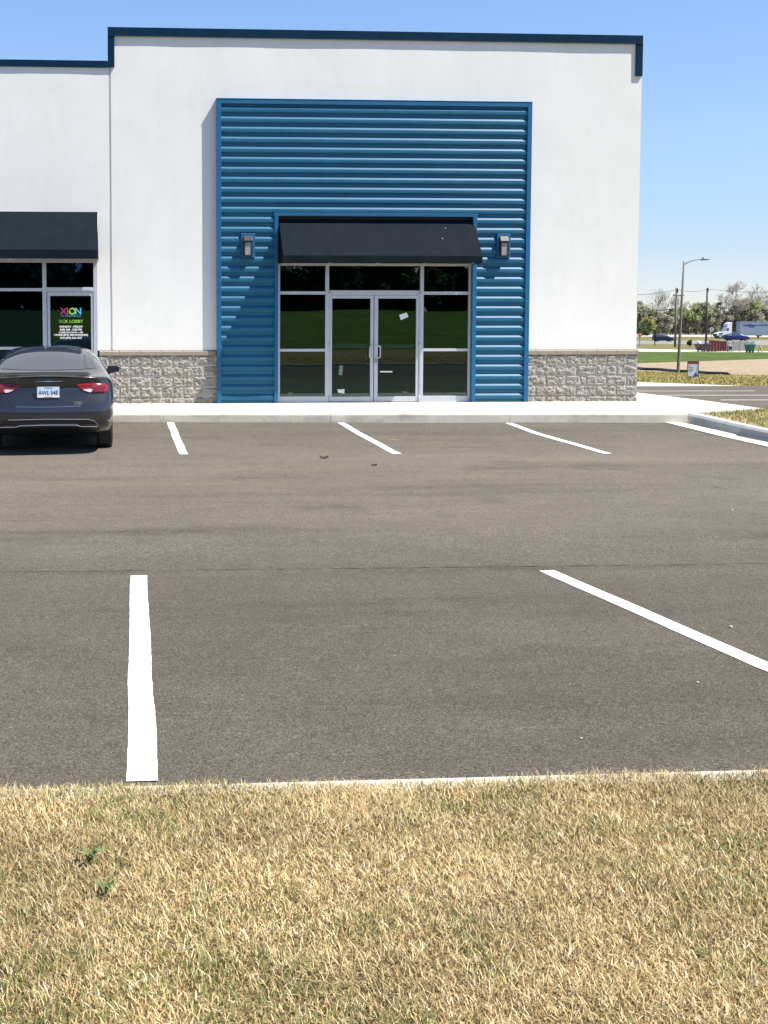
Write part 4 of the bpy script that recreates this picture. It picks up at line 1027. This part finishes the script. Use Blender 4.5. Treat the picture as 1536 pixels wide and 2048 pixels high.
# stop sign
P = gnd(1279, 691); s = scale_at(P); t = thing('stop_sign', 'small red octagonal stop sign on a thin post by the far road', 'sign', P, -YAW)
mb = MB(); mb.box(-.05, .05, -.03, .03, 0, (691-661)*s); mb.build('post', M['pole'], t)
zc = (691-669.5)*s; r = 4.3*s; mb = MB(); mb.prism([(r*math.cos(R_(22.5+45*k)), zc+r*math.sin(R_(22.5+45*k))) for k in range(8)], 1, -.06, -.035); mb.build('plate', cm('stop_red', (.45, .07, .06)), t)
txt('STOP', r*.75, (0, -.065, zc), white, t, ext=.001, bold=.004)
# diamond sign
P = gnd(1423, 676); s = scale_at(P); t = thing('diamond_sign', 'pale diamond shaped road sign between the dark pole and the truck', 'sign', P, -YAW)
mb = MB(); mb.box(-.06, .06, -.03, .03, 0, (676-657)*s); mb.build('post', M['pole'], t)
zc = (676-658.5)*s; r = 5*s; mb = MB(); mb.prism([(-r, zc), (0, zc-r), (r, zc), (0, zc+r)], 1, -.06, -.035); mb.build('plate', cm('pale_sign', (.50, .52, .46)), t)
mb = MB(); mb.box(-r*.2, r*.2, -.065, -.061, zc-r*.4, zc+r*.35); mb.build('symbol', M['satin'], t)
# skips
M['redskip'] = mat('red_skip_paint', (.20, .035, .04), .6); a = M['redskip']; base(a, ramp(a, nz(a, 1.5, 4, .7), [(.3, (.13, .028, .03)), (.7, (.23, .045, .05))]))
M['darkskip'] = mat('rusty_skip_paint', (.09, .05, .045), .7); a = M['darkskip']; base(a, ramp(a, nz(a, 1.5, 4, .7), [(.3, (.05, .035, .035)), (.7, (.14, .06, .05))]))
M['greenskip'] = mat('green_skip_paint', (.05, .17, .12), .6)
def skip(u0, u1, vb, vt, shape, mt, label, dpt=1.8, name='dumpster'):
    P = gnd((u0+u1)/2, vb); s = scale_at(P); w_, h = (u1-u0)*s, (vb-vt)*s; t = thing(name, label, 'dumpster', P, -YAW)
    mb = MB()
    if shape == 'tub': pl_ = [(-w_*.28, .15), (w_*.28, .15), (w_/2, h-.03), (-w_/2, h-.03)]
    else: pl_ = [(-w_/2, .08), (w_/2, .08), (w_/2, h), (-w_/2, h)]
    mb.prism(pl_, 1, 0, dpt); mb.build('body', mt, t, bevel=.02)
    mb = MB(); z = h-.05; mb.box(-w_/2-.03, w_/2+.03, -.04, .0, z, z+.08); mb.box(-w_/2-.03, w_/2+.03, dpt, dpt+.04, z, z+.08)
    for k in range(4):
        x = -w_*.27+w_*.54*k/3; 
        if shape == 'box': x = -w_*.48+w_*.96*k/3
        mb.box(x-.04, x+.04, -.05, -.001, .15, h-.06)
    mb.build('rib', mt, t)
    for x in (-w_*.22, w_*.22):
        for y_ in (.1, dpt-.3): mb = MB(); mb.box(x-.08, x+.08, y_, y_+.2, 0, .16); mb.build('foot', M['black'], t)
    return t, w_, h
t, w_, h = skip(1397.5, 1426, 703.5, 688.5, 'tub', M['darkskip'], 'rusty brown dumpster with sloping sides, leftmost of the dumpsters')
for x in (-w_*.28, w_*.42):
    mb = MB(); mb.tube([(0, 0, 0), (.0, .3, .16), (0, .55, .18), (0, .8, 0)], [.05, .22, .24, .08], 8); o = mb.build('rubbish_bag', M['paper'], smooth=True); o.location = t.location+Vector((x, .5, h-.02))
    props(o, 'white rubbish bag on the rusty dumpster, '+('left' if x < 0 else 'right')+' one of two', 'rubbish bag', 'rubbish bags on the rusty dumpster')
skip(1419, 1438, 703.3, 681.5, 'box', M['redskip'], 'tall dark red dumpster beside the rusty one')
skip(1438.6, 1452, 702.8, 682.5, 'box', M['redskip'], 'tall dark red dumpster next to the grey slatted fence')
skip(1496, 1511, 705.2, 689.3, 'tub', M['greenskip'], 'small green dumpster with sloping sides by the fence', 1.2)
# slatted enclosure
P = gnd(1453, 702.6); s = scale_at(P); t = thing('slatted_fence', 'grey vertical board fence enclosure beside the red dumpsters', 'fence', P, -YAW)
M['grey'] = mat('grey_board', (.28, .30, .29), .8); a = M['grey']; base(a, ramp(a, nz(a, 1.5, 3, .6, stretch=(3, 1, .2)), [(.3, (.18, .20, .19)), (.7, (.33, .35, .33))]))
mb = MB(); rnd = random.Random(4); x = 0
while x < 55*s:
    if not (5*s < x < 9*s): mb.box(x, x+.17, 0, .04, .05, (20+rnd.uniform(-.6, .6))*s)
    x += .20+rnd.random()*.05
mb.build('boards', M['grey'], t)
mb = MB()
for z in (.35, 1.0): mb.box(0, 55*s, .041, .10, z-.05, z+.05)
mb.build('rail', M['grey'], t)
for k in range(5):
    mb = MB(); xx = 55*s*k/4; mb.box(xx-.07, xx+.07, .101, .22, 0, 20.5*s); mb.build('post', M['grey'], t)
P = gnd(1520.5, 704.5); s = scale_at(P); t = thing('barrier', 'small pale yellow leaning barrier right of the green dumpster', 'barrier', P, -YAW)
mb = MB(); mb.tube([(-.25, 0, 0), (-.05, 0, 13*s)], .09, 6); mb.tube([(.25, 0, 0), (-.03, 0, 13*s)], .08, 6); mb.build('leg', mat('pale_yellow', (.55, .50, .25), .7), t)
mb = MB(); mb.box(-.2, .16, -.05, .05, 5*s, 6*s); mb.build('crossbar', M['black'], t)
P = gnd(1458.5, 703); t = thing('white_bin', 'small white bin with dark opening in front of the fence', 'bin', P, -YAW); s = scale_at(P)
mb = MB(); mb.box(-.32, .32, -.4, 0, 0, 13*s); mb.build('body', M['grey'], t, bevel=.03); mb = MB(); mb.box(-.22, .22, -.42, -.401, 4*s, 10*s); mb.build('opening', M['satin'], t)
for u, vb, vt in ((1309.5, 690.5, 682.5),):
    P = gnd(u, vb); s = scale_at(P); mb = MB(); mb.tube([(0, 0, 0), (0, 0, (vb-vt)*s)], .1, 6); o = mb.build('marker_post', mat('brown_post', (.22, .08, .04), .8)); o.location = P; props(o, 'short brown marker post in the grass below the dark vehicle', 'post')

# ------------------------------------------------------------------ vegetation
def crown_mesh(rs, n, c, r, size, cols, clumps=26, zsq=1.):
    """leaf faces in clumps spread through an uneven crown"""
    cl = []
    while len(cl) < clumps:
        p = rs.uniform(-1, 1, 3)
        if np.linalg.norm(p) < 1: cl.append((p*np.array([1, 1, 1])*(.85), rs.uniform(.16, .38), rs.uniform(.75, 1.2), rs.randint(len(cols))))
    V = []; C = []
    per = n//clumps
    for (p, cr, br, ci) in cl:
        d = rs.normal(size=(per, 3)); d /= np.linalg.norm(d, axis=1)[:, None]; q_ = p+d*(rs.rand(per, 1)**.45)*cr
        q_ = q_*np.array(r)+np.array(c)
        a = rs.normal(size=(per, 3)); a /= np.linalg.norm(a, axis=1)[:, None]; b = rs.normal(size=(per, 3)); b -= (b*a).sum(1)[:, None]*a; b /= np.linalg.norm(b, axis=1)[:, None]
        sz = size*(.6+.8*rs.rand(per, 1))
        V.append(np.stack([q_-a*sz, q_+b*sz*.6, q_+a*sz, q_-b*sz*.6], 1))
        cc = np.array(cols[ci])*br*(.8+.4*rs.rand(per, 1)); C.append(np.repeat(cc[:, None, :], 4, 1))
    V = np.concatenate(V).reshape(-1, 3); C = np.concatenate(C).reshape(-1, 3); Fq = np.arange(len(V)).reshape(-1, 4)
    return V, Fq, C
def branches(rs, h, r0, levels, spread=.55, seed=0, up=.5, nb=(3, 5), lenk=.62):
    """recursive branching; returns trunk MB and twig MB"""
    tr = MB(); tw = MB(); tips = []
    def grow(p, d, ln, r, lv):
        pts = [p]; q_ = p.copy(); dd = d.copy()
        for k in range(3):
            dd = (dd+Vector(rs.normal(size=3))*.10+Vector((0, 0, .05))).normalized(); q_ = q_+dd*ln/3; pts.append(q_)
        rr = [r*(1-.18*k) for k in range(4)]
        (tr if lv <= 2 else tw).tube(pts, rr, 6 if lv < 2 else 3, cap=False)
        if lv >= levels: tips.append(q_); return
        for k in range(rs.randint(nb[0], nb[1]+1)):
            t = rs.uniform(.35, 1.) if lv else rs.uniform(.45, 1.); b = pts[0].lerp(pts[-1], t) if t < .99 else pts[-1]
            b = pts[min(2, int(t*3))].lerp(pts[min(3, int(t*3)+1)], t*3-int(t*3)) if t < 1 else pts[3]
            ax = Vector(rs.normal(size=3)); ax = (ax-dd*ax.dot(dd)).normalized()
            nd = (dd*(1-spread*.5)+ax*spread*(.7+.6*rs.rand())+Vector((0, 0, up*.35))).normalized()
            grow(b, nd, ln*lenk*(.8+.4*rs.rand()), max(rr[2]*.55, .028), lv+1)
        if lv < levels: grow(pts[-1], dd, ln*lenk, max(rr[3]*.7, .028), lv+1)
    grow(Vector((0, 0, 0)), Vector((0, 0, 1)), h*.36, r0, 0)
    return tr, tw, tips
GR = [(.33, .40, .19), (.37, .43, .21), (.40, .43, .24), (.31, .37, .19)]
OL = [(.44, .44, .29), (.50, .48, .33), (.41, .41, .28), (.40, .45, .26)]
BR = [(.42, .38, .32), (.47, .43, .36), (.38, .36, .29)]
YL = [(.40, .42, .14), (.34, .38, .12), (.42, .40, .18)]
DK = [(.10, .15, .06), (.13, .18, .07)]
def tree(u, vb, vt, wpx, cols, label, seed, name='tree', n=3600, leaf=.27, levels=3, dens_c=34, dz=0, group=None, cat='tree', lowf=.30):
    rs = np.random.RandomState(seed); P = gnd(u, vb); 
    if dz: 
        t_ = ray(u, vb); P = P+Vector((t_.x, t_.y, 0))*dz; P.z = prof(dep(P.x, P.y))
    s = scale_at(P); h = (vb-vt)*s*.97; w_ = wpx*s/2
    t = thing(name, label, cat, P, rs.rand()*6, group)
    tr, tw, tips = branches(rs, h, h*.016+.05, levels, .6)
    tr.v = [(x*1., y, z*.92) for x, y, z in tr.v]; tr.v += []
    k = len(tr.v); tr.add(tw.v, tw.f); tr.build('trunk', M['bark'], t)
    lo = h*lowf; V, Fq, C = crown_mesh(rs, n, (0, 0, (h+lo)/2), (w_, w_, (h-lo)/2), leaf, cols, dens_c)
    npmesh('crown', V, Fq, M['leaf'], t, C)
    return t
def bare(u, vb, vt, wpx, label, seed, levels=5, tint=None, name='bare_tree', group=None):
    rs = np.random.RandomState(seed); P = gnd(u, vb); s = scale_at(P); h = (vb-vt)*s
    t = thing(name, label, 'tree', P, rs.rand()*6, group)
    tr, tw, tips = branches(rs, h, h*.018+.06, levels, .5, up=.75, nb=(2, 3), lenk=.66)
    allv = tr.v+tw.v; mz = max(v[2] for v in allv); mx = np.percentile([abs(v[0]) for v in allv], 99)
    kz = h/mz; kx = (wpx*s/2)/mx
    for m_ in (tr, tw): m_.v = [(x*kx, y*kx, z*kz) for x, y, z in m_.v]
    tr.build('trunk', M['bark'], t); tw.build('crown', M['twig'], t)
    V, Fq, C = crown_mesh(rs, 700, (0, 0, h*.66), (wpx*s/2*.9, wpx*s/2*.9, h*.34), .16, BR, 40); npmesh('buds', V, Fq, M['leaf'], t, C)
    return t
TB = 669.5
tree(1262, TB, 590, 46, GR+OL, 'green tree peeking out right behind the white building corner', 1)
tree(1283, TB, 605, 44, OL+BR, 'olive brown tree beside the building corner, behind the stop sign', 2)
bare(1309, TB, 576, 52, 'tall bare grey tree rising above the dark vehicle', 3, 5)
tree(1298, TB+.5, 630, 28, YL, 'small yellow green tree left of the dark vehicle', 4, n=1600, leaf=.26, lowf=.1)
tree(1318, TB, 622, 46, BR+OL, 'low brownish tree below the tall bare grey tree', 5)
bare(1341, TB, 588, 40, 'slender pale bare tree just left of the crossarm pole', 6, 5)
tree(1345, TB, 617, 44, OL, 'olive tree behind the crossarm utility pole', 7)
tree(1378, TB, 606, 48, GR+GR+YL, 'bright green round tree right of the light pole', 8, n=3400)
bare(1372, TB, 596, 34, 'thin bare tree poking above the bright green tree', 9, 5)
tree(1404, TB, 596, 44, OL+GR, 'tall olive green tree behind the dark utility pole', 10, n=3200)
bare(1392, TB, 620, 40, 'dark forked tree low under the bright green crowns', 11, 4)
tree(1430, TB, 604, 44, OL+BR, 'brown green tree behind the floodlight pole', 12, n=3000)
bare(1463, TB, 561, 74, 'tallest bare tree above the white truck cab', 13, 6)
tree(1450, TB, 622, 40, BR, 'low brown tree behind the diamond sign', 14)
tree(1478, TB, 596, 50, OL+BR, 'reddish olive tree over the front of the trailer', 15, n=3000)
tree(1502, TB, 590, 50, OL+GR, 'broad olive tree above the middle of the trailer', 16, n=3400)
bare(1524, TB, 566, 60, 'wide bare tree above the trailer at the right edge', 17, 6)
tree(1533, TB, 606, 50, OL+BR, 'brownish tree behind the wide bare tree at the right edge', 18, n=3000)
tree(1290, TB+2, 650, 34, DK, 'dark green bush left of the dark vehicle', 19, name='bush', cat='bush', n=1500, leaf=.25, lowf=0, levels=2)
P = gnd(1379, 694); 
tree(1379, 693.5, 678, 10, [(.10, .13, .05)], 'small green sapling on the grass left of the dumpsters', 20, name='sapling', cat='tree', n=700, leaf=.12, lowf=.1, levels=2)
def wood(name, pts, h, seed, n, leaf, cols, label, dark=1.):
    rs = np.random.RandomState(seed); Vs = []; Fs = []; Cs = []; k = 0; tm_ = MB()
    for (x, y, z) in pts:
        hh = h*rs.uniform(.7, 1.15); w_ = hh*rs.uniform(.32, .48)
        V, Fq, C = crown_mesh(rs, n, (x, y, z+hh*.56), (w_, w_, hh*.46), leaf, cols, 18)
        Vs.append(V); Fs.append(Fq+k); Cs.append(C); k += len(V)
    o = npmesh(name, np.concatenate(Vs), np.concatenate(Fs), M['leaf'], None, np.concatenate(Cs)); return props(o, label, 'trees', kind='stuff')
rs = np.random.RandomState(77); pts = []
for u in np.arange(1000, 2300, 9):
    p_ = gnd(u, 669.9-rs.rand()*1.6); pts.append((p_.x, p_.y, p_.z))
wood('woodland', pts, 6.5, 5, 900, .34, OL+BR+BR, 'low tangled brown and green wood behind the highway')
pts = []
for u in np.arange(1050, 2200, 5):
    p_ = gnd(u, 668.6-rs.rand()*.6); pts.append((p_.x, p_.y, p_.z-.2))
wood('undergrowth', pts, 3.2, 12, 420, .26, OL+BR+[(.16, .17, .08)], 'brown and olive undergrowth at the foot of the far trees')
pts = []
for u in list(np.arange(1150, 1260, 16))+list(np.arange(1560, 2300, 16)):
    p_ = gnd(u, 669); pts.append((p_.x, p_.y, p_.z))
wood('woodland', pts, 14, 6, 1500, .42, OL+BR+GR, 'taller wood beyond both edges of the view')
pts = [(x+rs.uniform(-2, 2), -78-rs.rand()*9, 1.9) for x in np.arange(-75, 80, 3.2)]
lowp = [(x+rs.uniform(-1, 1), -77-rs.rand()*6, .9) for x in np.arange(-75, 80, 1.1)]
DD = [(.06, .10, .055), (.08, .12, .07)]
wood('woodland', pts, 8.5, 8, 1500, .30, DD+DD+[(.09, .12, .04)], 'dark green tree line on the bank, mirrored in the entrance glass')
wood('woodland', lowp, 5.6, 9, 1000, .36, DD, 'dark undergrowth beneath the mirrored tree line')

# grass blades -------------------------------------------------------
def vnoise(x, y, sc, seed):
    rs = np.random.RandomState(seed); T = rs.rand(64, 64); x = x*sc+100; y = y*sc+100
    xi = np.floor(x).astype(int); yi = np.floor(y).astype(int); fx = x-xi; fy = y-yi; fx = fx*fx*(3-2*fx); fy = fy*fy*(3-2*fy)
    g_ = lambda a, b: T[a % 64, b % 64]
    return (g_(xi, yi)*(1-fx)+g_(xi+1, yi)*fx)*(1-fy)+(g_(xi, yi+1)*(1-fx)+g_(xi+1, yi+1)*fx)*fy
def blades(name, x, y, z, ln, wd, label, seed, green=.30, cat='grass', palette=None, upr=1.):
    rs = np.random.RandomState(seed); n = len(x)
    az = rs.rand(n)*2*np.pi; lean = rs.beta(2, 2, n)*1.25+.12; lean = lean/upr
    gn = vnoise(x, y, 1.7, 1)*.30+vnoise(x, y, 8.5, 2)*.30+rs.rand(n)*.55; isg = gn > 1.15*(1-green*1.85)
    lean = np.where(isg, lean*.6, lean); L_ = ln*(.5+.9*rs.rand(n))*np.where(isg, 1.1, 1); L_ *= .7+.6*vnoise(x, y, 9, 5)
    pa = np.array(palette or [(.62, .46, .23), (.73, .58, .32), (.46, .32, .145), (.58, .44, .215), (.22, .15, .07), (.86, .73, .47), (.40, .34, .14)])
    gr = np.array([(.17, .22, .06), (.24, .27, .09), (.12, .18, .05), (.34, .33, .13)])
    col = np.where(isg[:, None], gr[rs.randint(0, 4, n)], pa[rs.randint(0, len(pa), n)])
    br = (.72+.40*vnoise(x, y, 3.3, 9)); col = col*(br*(.85+.3*rs.rand(n)))[:, None]
    d = np.stack([np.cos(az), np.sin(az)], 1); sd = np.stack([-np.sin(az+rs.normal(size=n)*.5), np.cos(az)], 1)
    B_ = np.stack([x, y, z], 1)
    W = (wd*(.6+.8*rs.rand(n)))[:, None]
    V = np.zeros((n, 6, 3))
    for k, (t, wk) in enumerate(((0, .5), (.55, .42), (1., .06))):
        h = L_*np.sin(np.pi/2-lean*(.5+.5*t))*t; r = L_*np.sin(lean*(.45+.75*t))*t
        c = B_.copy(); c[:, :2] += d*r[:, None]; c[:, 2] += np.maximum(h, .002+.01*t)
        V[:, 2*k] = c; V[:, 2*k+1] = c; V[:, 2*k, :2] -= sd*W*wk; V[:, 2*k+1, :2] += sd*W*wk
    base_ = np.arange(n)*6
    Fq = np.concatenate([np.stack([base_, base_+1, base_+3, base_+2], 1), np.stack([base_+2, base_+3, base_+5, base_+4], 1)])
    C = np.repeat(col[:, None, :], 6, 1); C[:, 0:2] *= .8
    o = npmesh(name, V.reshape(-1, 3), Fq, M['blade'], None, C.reshape(-1, 3)); return props(o, label, cat, kind='stuff')
rs = np.random.RandomState(1)
n = 330000; x = rs.uniform(-1.7, 3.0, n); y = rs.uniform(-22.1, -19.79, n); fr_k = y < -19.850+.05*vnoise(x, y*0, 5, 31)+.03*rs.rand(n)-.010*(x+1); x, y = x[fr_k], y[fr_k]
z = np.array([lawnz(a, b) for a, b in zip(x, y)])-.002
blades('grass', x, y, z, .027, .0023, 'dry straw coloured lawn with green tufts in the foreground', 2, .165)
n = 60000; x = rs.uniform(-14, 14, n); y = rs.uniform(-27, -19.84, n); k = (x < -1.7) | (x > 3.0) | (y < -22.1); x, y = x[k], y[k]
blades('grass', x, y, np.array([lawnz(a, b) for a, b in zip(x, y)])-.004, .06, .008, 'dry straw lawn stretching beyond the foreground', 3, .15)
n = 26000; x = rs.uniform(9.55, 16, n); y = -2.2-rs.uniform(0, 1, n)**1.3*6.5; xl = np.interp(-y, [-p_[1] for p_ in path], [p_[0] for p_ in path])+.2
k = (x > xl) & ~((y > -2.86) & (x < 9.65+(y+2.86)*1.98)); x, y = x[k], y[k]
z = np.array([islz(a, b) for a, b in zip(x, y)])
blades('grass', x, y, z, .055, .009, 'dry yellow grass on the verge right of the kerb', 4, .30)
n = 26000; u = rs.uniform(1240, 1700, n); f = (u-1272)/264; v = 742.5+9.5*f+rs.rand(n)*(21.5+.5*f)
P = np.array([tuple(gnd(a, b)) for a, b in zip(u[:9000], v[:9000])])
blades('grass', P[:, 0], P[:, 1], P[:, 2], .09, .03, 'long yellow grass on the far verge around the yard sign', 6, .17, palette=[(.44, .34, .14), (.36, .29, .11), (.50, .40, .19), (.30, .27, .09)], upr=1.3)
# broad-leaf weed in the foreground
for (u, v, k, lb) in ((178, 1716, 1.0, 'bright green broad leaved weed at the far left of the lawn'), (210, 1780, .8, 'green weed tuft just below the broad leaved weed')):
    P = onz(u, v, .04); rs2 = np.random.RandomState(int(u)); mb = MB()
    for a_ in range(14):
        q_ = rs2.rand()*6.28; l_ = (.035+.03*rs2.rand())*k; d_ = Vector((math.cos(q_), math.sin(q_), 0)); s_ = Vector((-d_.y, d_.x, 0))*.006*k; up = Vector((0, 0, 1))
        p0 = d_*.004; p1 = d_*l_*.5+up*l_*.7; p2 = d_*l_*1.1+up*l_*.75
        mb.add([p0-s_*.4, p0+s_*.4, p1+s_, p1-s_, p2], [(0, 1, 2, 3), (3, 2, 4)])
    o = mb.build('weed', mat('weed_leaf', (.12, .16, .05), .7)); o.location = (P.x, P.y, .03); props(o, lb, 'weed')
# little debris on the asphalt
M['pebble'] = mat('pebble_stone', (.40, .37, .33), .9); M['dleaf'] = mat('dead_leaf', (.030, .022, .016), .9)
deb = [(1462, 1255, .012, 'pale pebble near the right end of the paint line', 'pebble'), (1395, 1366, .008, 'pale pebble below the slanting paint line', 'pebble'), (1162, 1478, .0065, 'small pale pebble on the asphalt near the lawn', 'pebble'),
       (1464, 1021, .014, 'pale pebble far right on the open asphalt', 'pebble'), (648, 917, .06, 'dark curled leaf on the asphalt below the middle paint line', 'leaf'), (748, 932, .04, 'small dark leaf right of the curled one', 'leaf'), (788, 880, .03, 'pale twig beside the middle paint line', 'twig')]
for u, v, r_, lb, kd in deb:
    zz = -.15
    for _ in range(6): P = onz(u, v, zz); zz = lot(P.x, P.y)
    bm = bmesh.new()
    if kd == 'pebble': bmesh.ops.create_icosphere(bm, subdivisions=2, radius=r_)
    elif kd == 'leaf': bmesh.ops.create_grid(bm, x_segments=6, y_segments=4, size=r_)
    else: bmesh.ops.create_cone(bm, cap_ends=True, segments=6, radius1=.006, radius2=.003, depth=.14, matrix=Matrix.Rotation(1.57, 4, 'Y'))
    for vv in bm.verts:
        k = 1+.35*noise.noise(vv.co*40+Vector((u, 0, 0))); vv.co *= k
        if kd == 'pebble': vv.co.z *= .7
        if kd == 'leaf': vv.co.y *= .6*(1-.7*abs(vv.co.x/r_)**2); vv.co.z = abs(vv.co.x)*.35+.012*math.sin(vv.co.y*90)
    me = bpy.data.meshes.new(kd); bm.to_mesh(me); bm.free(); o = link(kd, me, M['pebble'] if kd != 'leaf' else M['dleaf'], smooth=(kd == 'pebble')); o.location = P+Vector((0, 0, r_*.4 if kd == 'pebble' else .008)); props(o, lb, kd)
